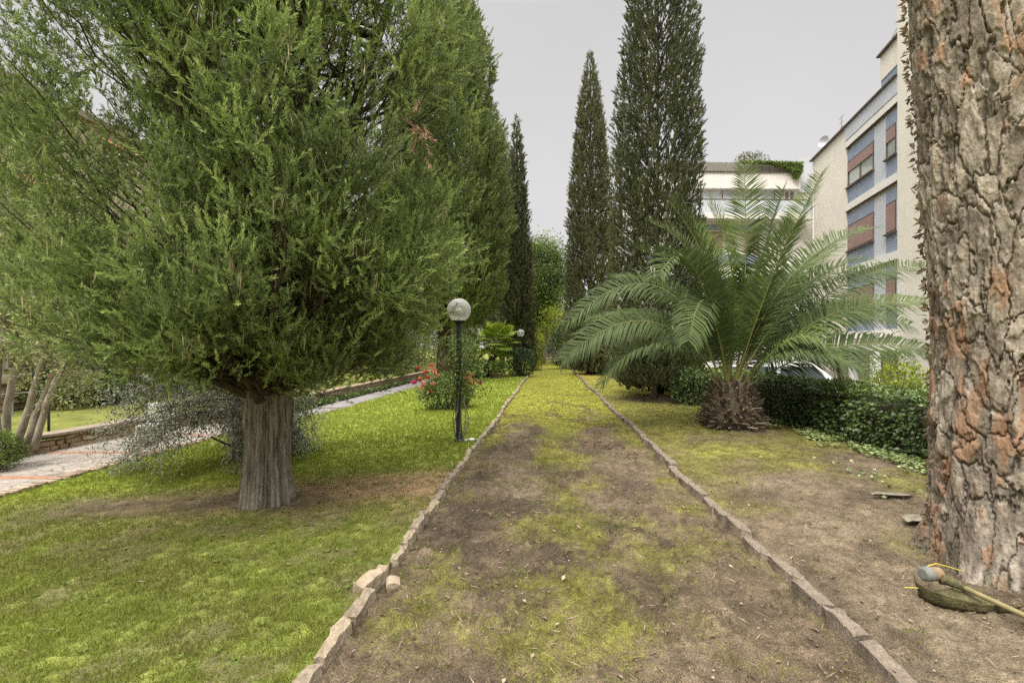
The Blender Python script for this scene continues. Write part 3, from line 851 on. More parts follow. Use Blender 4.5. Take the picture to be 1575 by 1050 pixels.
# ------------------------------------------------------------------ trees
def bark_trunk(name, mat, parent, rfun, cfun, z0, z1, nth, nz, ridge, seed, zstretch=.35, nrid=7):
    """fluted, stringy trunk"""
    th = np.arange(nth) / nth * 2 * math.pi
    zs = np.linspace(z0, z1, nz)
    TH, Z = np.meshgrid(th, zs)
    c, s = np.cos(TH), np.sin(TH)
    rad = rfun(Z)
    f = fbm(c * nrid + 20, s * nrid + 20, Z * zstretch * 2, octv=4, seed=seed, gain=.6)
    f2 = fbm(c * 2.2 + 9, s * 2.2 + 9, Z * .5, octv=2, seed=seed + 5)
    fl = 1 - np.abs(2 * f - 1)
    rad = rad * (1 + .22 * (f2 - .5)) + ridge * (f - .5) * 1.4 - ridge * .8 * fl ** 3
    rad = rad + .09 * np.exp(-np.maximum(Z, 0) / .16) * (f2 - .42)
    cx, cyv = cfun(Z)
    V = np.stack([cx + rad * c, cyv + rad * s, Z], -1)
    i = np.arange(nz - 1)[:, None] * nth; j = np.arange(nth)[None]; jn = (j + 1) % nth
    Q = np.stack([i + j, i + jn, i + nth + jn, i + nth + j], -1).reshape(-1, 4)
    return Geo().add(V, Q).build(name, mat, parent, smooth=True)

def curve(P0, D0, L, bendv, n=8, wob=.0, r=None):
    P = [np.asarray(P0, float)]; D = unit(np.asarray(D0, float))
    for i in range(n - 1):
        D = unit(D + np.asarray(bendv) / n + (r.normal(size=3) * wob if r is not None else 0))
        P.append(P[-1] + D * L / (n - 1))
    return np.array(P)

# --- the big many-limbed cypress on the lawn
def big_cypress():
    r = np.random.default_rng(11)
    b = grd(410, 788)
    b[1] += .22; b[0] = (409 - U0) / F_PX * b[1]
    t = thing("cypress_tree", "big broad cypress with thick fluted grey trunk on the lawn left of the path", "tree", tuple(b))
    bark_trunk("trunk", M['barkc'], t,
               lambda z: .235 + .045 * np.exp(-np.maximum(z, 0) / .22) - .012 * z + .03 * sstep(1.3, 2.2, z),
               lambda z: (.012 * z, .0 * z), -.12, 2.1, 300, 200, .075, 12, nrid=9)
    br, fo, tw, ru = Geo(), Geo(), Geo(), Geo()
    # leaders
    leads = []
    for k in range(5):
        a = k * 2.4 + .5
        P = curve((.10 * math.cos(a), .10 * math.sin(a), 1.6), (math.cos(a) * .30, math.sin(a) * .30, 1), 7.0, (0, 0, .1), 12, .03, r)
        br.tube(P, np.linspace(.10, .015, 12), 8)
        leads.append(P)
    def reach(az, z):       # crown radius round the compass and up the tree, fanning out to the right with height
        c, s_ = np.cos(az), np.sin(az)
        rr = np.where(c < 0, 2.2, np.interp(z, [1.0, 1.2, 1.6, 2.1, 6], [.65, .9, 1.38, 1.62, 2.15]))
        ry = np.where(s_ < 0, 1.62, 2.1)
        R_ = 1 / np.sqrt((c / rr) ** 2 + (s_ / ry) ** 2)
        return R_ * np.interp(z, [.9, 1.35, 2.0, 5.5, 8.6], [.55, .86, 1.0, 1.0, .45])
    nb_, per = 430, 9
    az = r.random(nb_) * 2 * math.pi
    z = 1.02 + 7.4 * r.random(nb_) ** 1.25
    rho = 1 - .70 * r.random(nb_) ** 2.0
    z = np.where((r.random(nb_) < .10), 1.25 + .5 * r.random(nb_), z)
    rad = reach(az, z)
    lum = fbm(np.cos(az) * 1.9 + 5, np.sin(az) * 1.9 + 5, z * .75, octv=3, seed=14)
    rad = rad * rho * (1 + .5 * (lum - .5))
    CB = np.stack([rad * np.cos(az), rad * np.sin(az), z], -1)
    bt = np.repeat(r.normal(size=nb_) * .15, per)
    C = np.repeat(CB, per, 0) + r.normal(size=(nb_ * per, 3)) * np.array([.15, .15, .23])
    az = np.repeat(az, per); rho = np.repeat(rho, per)
    # ragged underside: lower outside, higher beside the bole
    under = 1.72 - .047 * (C[:, 1] + b[1]) + 1.15 * (fbm(C[:, 0] * 1.5 + 3, C[:, 1] * 1.5 + 3, octv=3, seed=15) - .5) - b[2]
    under += .55 * sstep(-1.0, -2.3, C[:, 0])
    low = C[:, 2] < under
    C[:, 2] = np.where(low, under + np.abs(r.normal(size=len(C))) * .28, C[:, 2])
    drop = (low & (r.random(len(C)) < .45)) | ((C[:, 0] < -1.5) & (C[:, 2] < 3.5) & (r.random(len(C)) < .42))
    gap = fbm(C[:, 0] * 1.7 + 8, C[:, 1] * 1.7 + 8, C[:, 2] * 1.5, octv=3, seed=16)
    keep = gap > .375 + .065 * (C[:, 0] < -.4) * (C[:, 2] > 2.6)
    keep &= ~drop
    C, az, rho, bt = C[keep], az[keep], rho[keep], bt[keep]
    nC = len(C)
    # boughs sweep up and out from the bole to every third tuft
    for k in range(0, nC, 4):
        c = C[k]
        h = np.hypot(c[0], c[1])
        zb_ = max(1.15, min(c[2] - .25 - .75 * h, 6.5)) if c[2] > 1.9 else 1.3 + .3 * r.random()
        L = leads[int(r.integers(0, 5))]
        p0 = np.array([np.interp(zb_, L[:, 2], L[:, 0]), np.interp(zb_, L[:, 2], L[:, 1]), zb_])
        mid_ = np.array([c[0] * .55, c[1] * .55, zb_ + (c[2] - zb_) * .38]) + r.normal(size=3) * .06
        w = np.linspace(0, 1, 9)[:, None]
        q = (1 - w) ** 2 * p0 + 2 * w * (1 - w) * mid_ + w ** 2 * c
        big_ = (k % 28 == 0)
        q[1:-1] += r.normal(size=(7, 3)) * .035
        br.tube(q, np.linspace(.045 if big_ else .017, .004, 9), 6 if big_ else 5, cap=False)
    out = np.stack([np.cos(az) * .75, np.sin(az) * .75, np.full(len(az), .55)], -1)
    npl = 15
    off = r.normal(size=(nC, npl, 3)) * np.array([.095, .095, .12])
    PP = (C[:, None] + off).reshape(-1, 3)
    AA = (unit(out)[:, None] * .30 + unit(off + 1e-6) * .45 + r.normal(size=(nC, npl, 3)) * .42 + np.array([0, -.08, .50])).reshape(-1, 3)
    tc_ = np.clip(.42 + bt + r.normal(size=nC) * .11, .05, .95)
    TT = (tc_[:, None] + r.normal(size=(nC, npl)) * .09).ravel()
    SS = .15 + .13 * r.random(len(PP))
    ok = PP[:, 2] > 1.02 + .42 * sstep(-1.15, -2.3, PP[:, 0])
    fo.plumes(PP[ok], AA[ok], SS[ok], k=46, tint=np.clip(TT[ok] - .04, 0, 1), spread=.80, lw=.19, up=.05, ll=(.10, .25), tip=.34)
    # drooping dry twigs and cone stalks
    for k in range(0, nC, 3):
        if rho[k] < .6: continue
        kk = int(r.integers(3, 8))
        D = r.normal(size=(kk, 3)) * .25 + np.array([0, 0, -1])
        pp = C[k] + unit(out[k]) * .16 + r.normal(size=3) * .05
        tw.leaves(pp + r.normal(size=(kk, 3)) * .03, D, .08 + .15 * r.random(kk), .0055, tint=r.random(kk), mid=.5)
    # one dead, rust-coloured spray on the right flank
    c = at(650, 205, 4.3) - b
    n2 = 14
    ru.plumes(c + np.array([0, -.1, 0]) + r.normal(size=(n2, 3)) * np.array([.05, .05, .12]), r.normal(size=(n2, 3)) * .4 + np.array([0, 0, -.5]), .18, k=26, spread=.6, lw=.15)
    br.build("branches", M['barkd'], t, smooth=True)
    fo.build("crown", M['fol_front'], t)
    tw.build("dead_twigs", M['twig'], t)
    ru.build("dead_spray", M['rust'], t)
    return t
big_cypress()

def column_cypress(label, x, y, h, rmax, seed, mat, npl, psize, k=20, prof=None, zb=.9, tr=.22, hole=.34, group=None, lump=.16, lw=.2, lean=(0, 0)):
    """upright cypress: envelope of ascending shoots round a trunk"""
    r = np.random.default_rng(seed)
    z0 = float(zg(x, y)) if x - SK * y > -9 else 0.0
    t = thing("cypress_tree", label, "tree", (x, y, z0), group=group)
    tg, br, fo = Geo(), Geo(), Geo()
    zz = np.linspace(-.1, h * .96, 14)
    tg.tube(np.stack([lean[0] * zz / h, lean[1] * zz / h, zz], -1), tr * (1.25 - np.minimum(zz / h * 3.2, 1.05)).clip(.2), 12)
    if prof is None:
        prof = lambda f: np.interp(f, [0, .04, .12, .3, .55, .8, .93, 1], [.55, .8, .95, 1, .92, .66, .34, .05])
    # vertical position drawn in proportion to girth
    ff = np.linspace(0, 1, 200); cdf = np.cumsum(prof(ff) + .05); cdf /= cdf[-1]
    f = np.interp(r.random(npl), cdf, ff)
    a = r.random(npl) * 2 * math.pi
    rad = rmax * prof(f)
    lum = fbm(np.cos(a) * 2.2 + 5, np.sin(a) * 2.2 + 5, f * h * .33, octv=3, seed=seed)
    lum2 = fbm(np.cos(a) * 5 + 5, np.sin(a) * 5 + 5, f * h * .8, octv=2, seed=seed + 3)
    keep = lum2 > hole * (.9 + .2 * r.random(npl))
    dep = r.random(npl) ** 1.5 * .62
    rad = rad * (1 + lump * 2.6 * (lum - .5) + lump * 1.3 * (lum2 - .5)) * (1 - dep)
    z = zb + f * (h - zb)
    P = np.stack([rad * np.cos(a) + lean[0] * z / h, rad * np.sin(a) + lean[1] * z / h, z], -1)
    A = np.stack([np.cos(a) * .5, np.sin(a) * .5, np.full(npl, .85)], -1) + r.normal(size=(npl, 3)) * .28
    tint = .42 + .9 * (lum2 - .5) + r.normal(size=npl) * .10
    P, A, tint, f = P[keep], A[keep], tint[keep], f[keep]
    sz = psize * (.7 + .6 * r.random(len(P))) * np.interp(f, [0, .8, 1], [1, .9, .55])
    fo.plumes(P, A, sz, k=k, tint=np.clip(tint, 0, 1), spread=.6, lw=lw, up=.12, ll=(.22, .45))
    for j in range(int(h * 6)):
        fz = r.random() ** 1.1; zc = zb + fz * (h - zb) * .9; az = r.random() * 6.28
        rr = rmax * float(prof(np.array(fz))) * .85
        q = curve((0, 0, zc), (math.cos(az) * .7, math.sin(az) * .7, .6), rr * 1.25, (0, 0, .8), 5)
        br.tube(q + np.array([lean[0] * zc / h, lean[1] * zc / h, 0]), np.linspace(.035, .01, 5), 4, cap=False)
    tg.build("trunk", M['barkd'], t, smooth=True)
    br.build("branches", M['barkd'], t)
    fo.build("crown", mat, t)
    return t

def X_at(u, Y): return (u - U0) / F_PX * Y
# right of the path
column_cypress("thick dark column cypress standing behind the palm, trunk foot in bare soil", X_at(1012, 16.2), 16.2, 16.2, 1.50, 21, M['fol_dark'], 17000, .29, k=30, tr=.17, zb=.16,
               prof=lambda f: np.interp(f, [0, .03, .1, .25, .5, .75, .9, 1], [.75, .95, 1.0, .98, .92, .80, .62, .2]), hole=.33, lump=.15)
column_cypress("low rounded dark conifer bush with a short bare stem before the thick column cypress", X_at(1006, 14.3), 14.3, 2.0, 1.22, 27, M['fol_dark'], 3600, .24, k=30, tr=.11, zb=.42, hole=.28, lump=.14,
               prof=lambda f: np.interp(f, [0, .12, .35, .65, .85, 1], [.62, .92, 1, .85, .6, .25]))
column_cypress("slender pointed olive-green cypress left of the thick dark one", X_at(908, 28), 28, 18.6, 1.42, 22, M['fol_olivec'], 15000, .36, k=22, hole=.33, lump=.13, lw=.28,
               zb=.2, prof=lambda f: np.interp(f, [0, .04, .12, .35, .55, .75, .88, 1], [.7, .9, 1, .95, .80, .55, .36, .06]))
# left of the path
column_cypress("tall wide pale-green cypress with a stout brown trunk behind the globe lamp", X_at(684, 22.5), 22.5, 19, 2.95, 23, M['fol_pale'], 27000, .42, k=26, tr=.36, zb=2.6, hole=.30, lump=.20, lw=.22,
               prof=lambda f: np.interp(f, [0, .05, .12, .3, .5, .75, .92, 1], [.5, .78, .98, 1, .92, .72, .45, .1]))
column_cypress("narrow dark cypress spire behind the fan palm", X_at(795, 33), 33, 17.4, 1.05, 24, M['fol_dark'], 6000, .5, k=20, hole=.30, lump=.12, lw=.26,
               prof=lambda f: np.interp(f, [0, .05, .2, .45, .65, .85, 1], [.85, 1, 1, .8, .55, .32, .06]))
column_cypress("dull green cypress half hidden between the pale one and the narrow spire", X_at(772, 38), 38, 18.5, 1.5, 25, M['fol_olivec'], 5000, .6, k=18, hole=.30, lump=.12, lw=.26)

def broadleaf(name, label, cat, x, y, z0, h, cr, ch, seed, mat, nclump=120, nleaf=60, leaf=.09, cl=.35, stems=1, tr=.12, spread=.25, bark='barkg', group=None, drop=0.0, aspect=(1, 1), shell=.55, leafw=.5):
    """trunk(s), limbs to the leaf clumps, crown of separate leaves"""
    r = np.random.default_rng(seed)
    t = thing(name, label, cat, (x, y, z0), group=group)
    tg, br, fo = Geo(), Geo(), Geo()
    zc = h - ch / 2
    n = nclump
    d = unit(r.normal(size=(n, 3)))
    rad = (shell + (1 - shell) * r.random(n) ** .6)
    lum = fbm(d[:, 0] * 1.6 + 7, d[:, 1] * 1.6 + 7, d[:, 2] * 1.6 + 7, octv=2, seed=seed)
    rad = rad * (.72 + .56 * lum)
    C = d * rad[:, None] * np.array([cr * aspect[0], cr * aspect[1], ch / 2]) + np.array([0, 0, zc])
    C[:, 2] -= drop * (rad ** 2) * ch * .3
    C[:, 2] = np.maximum(C[:, 2], .06)
    tops = []
    for s in range(stems):
        a = 6.28 * s / max(stems, 1) + r.random()
        lean = spread * (1 if stems > 1 else .25)
        P = curve((.05 * stems * .3 * math.cos(a), .05 * stems * .3 * math.sin(a), -.08), (math.cos(a) * lean, math.sin(a) * lean, 1), zc * 1.05, (0, 0, .25), 9, .05, r)
        tg.tube(P, np.linspace(tr, tr * .35, 9) * np.interp(np.arange(9), [0, 1, 8], [1.25, 1, 1]), 9)
        tops.append(P)
    for c in C[:: max(1, n // 70)]:
        P = tops[int(r.integers(0, stems))]
        i = int(r.integers(3, 8))
        p0 = P[i]
        mid_ = (p0 + c) / 2 + r.normal(size=3) * .08 * cr
        w = np.linspace(0, 1, 6)[:, None]
        q = (1 - w) ** 2 * p0 + 2 * w * (1 - w) * mid_ + w ** 2 * c
        br.tube(q, np.linspace(tr * .28, tr * .06, 6), 5, cap=False)
    ct = .45 + r.normal(size=n) * .16
    off = r.normal(size=(n, nleaf, 3)) * cl * np.array([1, 1, .75])
    P = (C[:, None] + off).reshape(-1, 3)
    P[:, 2] = np.maximum(P[:, 2], .03)
    D = unit(off.reshape(-1, 3)) * .6 + r.normal(size=(n * nleaf, 3)) * .6 + np.array([0, 0, -.15])
    L = leaf * (.6 + .8 * r.random(n * nleaf))
    tt = np.repeat(ct, nleaf) + r.normal(size=n * nleaf) * .14
    fo.leaves(P, D, L, L * leafw, tint=np.clip(tt, 0, 1), up=np.array([0, 0, 1.]), fold=.06)
    tg.build("trunk", M[bark], t, smooth=True)
    br.build("branches", M[bark], t)
    fo.build("crown", mat, t)
    return t

def shrub(name, label, x, y, w, d, h, seed, mat, nleaf=3500, leaf=.07, z0=None, lump=.2, cat="shrub", group=None, box=.0, lw=.55, stems=True):
    """bush: leaves over and through a lumpy dome, on a few woody stems"""
    r = np.random.default_rng(seed)
    z0 = float(zg(x, y)) if z0 is None else z0
    t = thing(name, label, cat, (x, y, z0), group=group)
    fo, st = Geo(), Geo()
    dd = unit(r.normal(size=(nleaf, 3)))
    if box:
        m_ = np.max(np.abs(dd), axis=1, keepdims=True)
        dd = dd * (1 - box) + dd / m_ * box * .9
    lum = fbm(dd[:, 0] * 2.2 + 4, dd[:, 1] * 2.2 + 4, dd[:, 2] * 2.2 + 4, octv=3, seed=seed)
    rad = (1 + lump * 3 * (lum - .5)) * (1 - .5 * r.random(nleaf) ** 2.2)
    P = dd * rad[:, None] * np.array([w / 2, d / 2, h * .5]) + np.array([0, 0, h * .5])
    P[:, 2] = np.maximum(P[:, 2], .02)
    D = dd * .7 + r.normal(size=(nleaf, 3)) * .6 + np.array([0, 0, .1])
    L = leaf * (.6 + .8 * r.random(nleaf))
    fo.leaves(P, D, L, L * lw, tint=np.clip(.45 + 1.1 * (lum - .5) + r.normal(size=nleaf) * .15, 0, 1), up=dd[0] * 0 + np.array([0, 0, 1.]), fold=.08)
    for k in range(9):
        a = r.random() * 6.28; q = r.random() * .75
        P_ = curve((.06 * math.cos(a), .06 * math.sin(a), -.04), (math.cos(a) * q * w / h, math.sin(a) * q * d / h, 1), h * .8, (0, 0, .1), 6, .06, r)
        st.tube(P_, np.linspace(.018, .006, 6) * (1 + h * .4), 5)
    st.build("stems", M['barkd'], t)
    fo.build("foliage", mat, t)
    return t

# ------------------------------------------------------------------ the pine at the right edge
def pine():
    nth, zs = 520, np.concatenate([np.linspace(-.12, 4.7, 640), np.linspace(4.75, 9.5, 60)])
    th = np.arange(nth) / nth * 2 * math.pi
    TH, Z = np.meshgrid(th, zs)
    base = np.array([3.54, 3.44])
    t = thing("pine_tree", "massive pine trunk with deeply cracked plated bark on bare earth", "tree", (base[0], base[1], float(zg(*base))))
    rad = .385 + .10 * np.exp(-np.maximum(Z, 0) / .30) + .03 * np.exp(-((Z - .95) / .3) ** 2) * (np.cos(TH - 3.5) > 0) * np.cos(TH - 3.5)
    root = np.exp(-np.maximum(Z, 0) / .28)
    rad = rad + root * (.05 * np.cos(TH * 5 + 1.2) + .03 * np.cos(TH * 3 - .4))
    # bark plates: stretched cells
    nc = 21
    cxs, czs = np.cos(TH), np.sin(TH)
    big = [fbm(cxs * 2.2 + 9, czs * 2.2 + 9, Z * 1.7, octv=2, seed=101) - .5, fbm(cxs * 2.2 + 3, czs * 2.2 + 5, Z * 1.7, octv=2, seed=102) - .5]
    med = [fbm(cxs * 8 + 9, czs * 8 + 9, Z * 6, octv=4, seed=111, gain=.6) - .5, fbm(cxs * 8 + 3, czs * 8 + 5, Z * 6, octv=4, seed=112, gain=.6) - .5]
    def cells(nc, hz, wb, wm, sd):
        A = TH / (2 * math.pi) * nc + big[0] * wb + med[0] * wm
        B = Z / hz + big[1] * wb + med[1] * wm
        ia, ib = np.floor(A), np.floor(B)
        F1 = np.full(A.shape, 9.); F2 = F1.copy(); ID = np.zeros(A.shape)
        for da in (-1, 0, 1):
            for db in (-1, 0, 1):
                ca, cb = ia + da, ib + db
                cm = np.mod(ca, nc)
                pa = ca + .05 + .9 * _hash(cm, cb, seed=sd); pb = cb + .05 + .9 * _hash(cm, cb, seed=sd + 1)
                d = np.abs(A - pa) ** 1.5 + np.abs(B - pb) ** 1.5
                near = d < F1
                F2 = np.where(near, F1, np.minimum(F2, d)); ID = np.where(near, _hash(cm, cb, seed=sd + 2), ID); F1 = np.where(near, d, F1)
        return F2 - F1, ID
    edge, ID = cells(nc, .36, 2.0, 1.1, 5)
    edge2, ID2 = cells(40, .13, 1.2, 1.6, 25)
    n1 = fbm(cxs * 7 + 9, czs * 7 + 9, Z * 4.2, octv=5, seed=103, gain=.6)
    n2 = fbm(cxs * 20 + 9, czs * 20 + 9, Z * 12, octv=4, seed=104, gain=.65)
    fw_ = .06 + .10 * fbm(cxs * 2 + 4, czs * 2 + 4, Z * 1.5, octv=2, seed=107)
    plate = sstep(.0, 1.0, edge / (fw_ * 1.5))
    flake = (ID2 - .5) * sstep(0, .05, edge2)
    hgt = plate * (.020 + .010 * ID) + flake * .020 * (.3 + .7 * plate) + (n1 - .5) * .045 + (n2 - .5) * .022
    lowk = sstep(.9, .2, Z)
    rad = rad + hgt * (1 - .25 * lowk)
    lean = -.072 * np.maximum(Z - 1.5, 0)
    V = np.stack([lean + rad * np.cos(TH), rad * np.sin(TH), Z], -1)
    # natural bark colours: grey faces, orange where flakes came off, dark cork between the plates
    g1 = fbm(cxs * 5 + 1, czs * 5 + 1, Z * 3, octv=4, seed=105)
    C = lerp((.20, .165, .13), (.38, .325, .265), sstep(.35, .65, n1))
    orange = sstep(.54, .68, g1 + .05 * (ID - .5) + .22 * (ID2 - .5) + .15 * np.exp(-((Z - 1.15) / .75) ** 2) - .085)
    C = lerp(C, (.35, .20, .12), orange * .7)
    C = lerp(C, (.30, .27, .24), sstep(.6, .75, n2) * .5)
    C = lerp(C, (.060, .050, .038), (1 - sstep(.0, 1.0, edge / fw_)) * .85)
    C = C * (.76 + .26 * ID2)[..., None]
    C = lerp(C, (.10, .10, .05), .5 * sstep(.25, .0, Z) * sstep(.4, .6, g1))
    i = np.arange(len(zs) - 1)[:, None] * nth; j = np.arange(nth)[None]; jn = (j + 1) % nth
    Q = np.stack([i + j, i + jn, i + nth + jn, i + nth + j], -1).reshape(-1, 4)
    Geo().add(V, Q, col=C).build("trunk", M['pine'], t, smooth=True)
    # loose bark flakes standing off the left edge
    r = np.random.default_rng(106); g = Geo(); n = 420
    a = math.pi * .64 + r.random(n) * .65; z = r.random(n) * 4.4 + .2
    rr = .422 + r.random(n) * .012
    P = np.stack([-.072 * np.maximum(z - 1.5, 0) + rr * np.cos(a), rr * np.sin(a), z], -1)
    D = np.stack([np.cos(a) * .55 + r.normal(size=n) * .3, np.sin(a) * .55 + r.normal(size=n) * .3, r.normal(size=n) * .9], -1)
    g.leaves(P, D, .025 + .045 * r.random(n), .018 + .02 * r.random(n), tint=r.random(n) * .35, fold=.12)
    tag(g.build("bark_flakes", M['twig'], t), kind="stuff")
pine()

# ------------------------------------------------------------------ the feather palm
def frond_geo(P0, Pm, P1, roll=0., vee=.42, hang=.34, tint=.45, nl=112, leafL=.66, seed=0):
    """feather frond along an arc from the crown through Pm to its tip P1"""
    r = np.random.default_rng(seed)
    n = 30
    P0, Pm, P1 = (np.asarray(p, float) for p in (P0, Pm, P1))
    tm = np.linalg.norm(Pm - P0) / (np.linalg.norm(Pm - P0) + np.linalg.norm(P1 - Pm)); tm = min(max(tm, .35), .65)
    K = (Pm - (1 - tm) ** 2 * P0 - tm ** 2 * P1) / (2 * tm * (1 - tm))
    w = np.linspace(0, 1, 200)[:, None]
    C = (1 - w) ** 2 * P0 + 2 * w * (1 - w) * K + w ** 2 * P1
    cl = np.concatenate([[0], np.cumsum(np.linalg.norm(np.diff(C, axis=0), axis=1))])
    s = np.linspace(0, 1, n)
    P = np.stack([np.interp(s * cl[-1], cl, C[:, k]) for k in range(3)], -1)
    D = unit(np.gradient(P, axis=0))
    leafL = leafL * min(1.0, .55 + .45 * cl[-1] / 3.2)
    g, gr = Geo(), Geo()
    gr.tube(P, np.interp(s, [0, .12, .5, 1], [.026, .017, .011, .003]), 6)
    m = nl
    t = np.linspace(.17, .995, m)
    for sd in (-1, 1):
        tt = t + r.normal(size=m) * .003
        fi = np.clip(tt, 0, .9999) * (n - 1); i0 = fi.astype(int); fr = (fi - i0)[:, None]
        B = P[i0] * (1 - fr) + P[np.minimum(i0 + 1, n - 1)] * fr
        T = unit(D[i0])
        S_ = unit(np.cross(T, np.array([0, 0, 1.0])) + 1e-6)
        Nn = np.cross(S_, T)
        cr_, sr_ = math.cos(roll), math.sin(roll)
        S2 = S_ * cr_ + Nn * sr_; N2 = Nn * cr_ - S_ * sr_
        fw = np.interp(tt, [.17, .6, 1], [.40, .55, 1.0])[:, None]
        d0 = unit(T * fw + sd * S2 * 1.0 + N2 * (vee + .10 * r.normal(size=m))[:, None])
        ll = leafL * np.interp(tt, [.17, .26, .5, .8, 1], [.40, .9, 1, .84, .48]) * (.9 + .2 * r.random(m))
        w = .034 * np.interp(tt, [.17, .4, 1], [.6, 1, .6])
        d1 = unit(d0 + np.array([0, 0, -hang]) + T * .12 + r.normal(size=(m, 3)) * .06)
        wv = unit(np.cross(d0, N2))
        M1 = B + d0 * (ll * .5)[:, None]; E = M1 + d1 * (ll * .5)[:, None]
        w = w[:, None]
        V = np.stack([B - wv * w * .3, B + wv * w * .3, M1 + wv * w * .5, M1 - wv * w * .5, E], 1)
        k = np.arange(m)[:, None] * 5
        Q = k + np.array([[0, 1, 2, 3]]); T3 = k + np.array([[3, 2, 4]])
        tn = np.clip(tint + r.normal(size=m) * .06, 0, 1)
        o = g.n
        g.add(V, Q, T3, tint=tn)
    return g, gr
def feather_palm():
    b = grd(1125, 664); b[1] += .35
    b[0] = X_at(1125, b[1])
    t = thing("feather_palm", "low feather palm with a shaggy brown stump and wide arching fronds", "palm tree", tuple(b))
    r = np.random.default_rng(31)
    g = Geo()
    zz = np.linspace(-.05, .92, 12)
    g.lathe(np.stack([np.interp(zz, [-.05, .2, .5, .8, .92], [.38, .47, .44, .30, .16]), zz], -1), 22, tint=.25)
    n = 0
    for row in range(13):
        z = .03 + row * .066
        rad = float(np.interp(z, [0, .2, .5, .8, .95], [.44, .50, .45, .31, .2]))
        m_ = 17
        for k in range(m_):
            a = (k + .5 * (row % 2)) / m_ * 6.283 + r.normal() * .07
            out = float(np.interp(z, [0, .25, .55, .9], [1.1, .9, .6, .35])) * (.7 + .5 * r.random())
            upz = float(np.interp(z, [0, .25, .55, .9], [-.1, .25, .6, .95])) + r.normal() * .12
            c, s = math.cos(a), math.sin(a)
            p0 = np.array([c * rad * .86, s * rad * .86, z]); d = unit(np.array([c * out, s * out, upz]))
            w = .045; L = (.15 + .09 * r.random()) * (1.25 if row < 4 else 1)
            sv = np.array([-s, c, 0]); up_ = np.cross(d, sv) * -1
            e = p0 + d * L
            V = np.array([p0 - sv * w, p0 + sv * w, p0 + up_ * .035, p0 - up_ * .02, e - sv * w * .42, e + sv * w * .42, e + up_ * .014, e - up_ * .012])
            Q = [(0, 2, 6, 4), (2, 1, 5, 6), (1, 3, 7, 5), (3, 0, 4, 7), (4, 6, 5, 7)]
            g.add(V, Q, tint=np.clip(.45 + r.normal() * .22, 0, 1))
    P = []
    nf = 2600
    a = r.random(nf) * 6.283; z = .03 + r.random(nf) * .85
    rad = np.interp(z, [0, .2, .5, .8, .95], [.46, .51, .46, .33, .2])
    P = np.stack([np.cos(a) * rad, np.sin(a) * rad, z], -1)
    D = np.stack([np.cos(a) * .7, np.sin(a) * .7, r.normal(size=nf) * .8], -1) + r.normal(size=(nf, 3)) * .5
    g.leaves(P, D, .05 + .12 * r.random(nf) ** 2, .007 + .006 * r.random(nf), tint=np.clip(r.normal(size=nf) * .25 + .5, 0, 1))
    g.build("trunk", M['palmtrunk'], t)
    # arcs read off the photo's fronds: middle and tip, with how far each leans back (+) or forward (-)
    O = np.array([b[0], b[1], b[2]])
    def pt(u, v, dy): return at(u, v, b[1] + dy) - O
    F = [((986, 436, .2), (872, 497, .4), .42), ((996, 494, -.2), (864, 554, -.3), .38), ((985, 535, -.3), (926, 590, -.4), .36),
         ((1058, 385, .7), (1000, 342, 1.0), .50), ((1085, 400, .3), (1032, 313, .5), .48), ((1052, 395, -.7), (1014, 425, -1.1), .42),
         ((1122, 400, .2), (1090, 316, .3), .86), ((1147, 390, .0), (1144, 256, -.1), .54), ((1168, 410, .2), (1204, 293, .3), .48),
         ((1205, 385, .5), (1262, 270, .8), .42), ((1190, 420, -.5), (1222, 345, -.9), .46), ((1248, 395, .2), (1338, 352, .3), .46),
         ((1262, 425, -.4), (1334, 402, -.8), .42), ((1320, 428, .6), (1434, 408, .9), .40), ((1308, 474, -.3), (1440, 466, -.5), .38),
         ((1300, 532, -.6), (1438, 540, -.9), .36), ((1245, 518, -.9), (1310, 632, -1.2), .44), ((1080, 462, -.8), (1060, 524, -1.3), .44),
         ((1105, 430, .9), (1072, 345, 1.5), .46), ((1200, 450, .9), (1290, 380, 1.6), .42),
         ((1040, 450, .9), (940, 425, 1.5), .42), ((1050, 500, .9), (905, 490, 1.7), .38), ((1240, 490, .9), (1385, 470, 1.6), .38),
         ((1100, 500, 1.1), (1000, 545, 1.7), .40),
         ((1215, 540, -.9), (1330, 570, -1.6), .38), 
         ((1225, 500, .2), (1400, 500, .5), .38), ((1070, 425, .0), (985, 385, .1), .44),
         ((1232, 440, .6), (1375, 425, 1.1), .40), ((1160, 520, 1.1), (1180, 480, 2.6), .36),
         ((1090, 520, 1.1), (1060, 480, 2.6), .36)]
    for k, (pm, p1, tint) in enumerate(F):
        Pm, P1 = pt(*pm), pt(*p1)
        a = math.atan2(P1[1], P1[0]); steep = float(sstep(.55, .92, P1[2] / np.linalg.norm(P1)))
        P0 = np.array([math.cos(a) * .16 * (1 - .6 * steep), math.sin(a) * .16 * (1 - .6 * steep), .70 + .16 * steep])
        g, gr = frond_geo(P0, Pm, P1, roll=-math.copysign(1.0, math.cos(a)) * (1 - steep) * abs(math.cos(a)) * (.45 + .45 * r.random()) * (.25 if p1[1] > 575 else 1) + r.normal() * .10, vee=.12 + .32 * steep, hang=.62 - .34 * steep, tint=tint + .05 + r.normal() * .05, seed=300 + k)
        f = gr.build("frond", M['rachis'], t, smooth=True)
        g.build("leaflets", M['palm'], f)
feather_palm()

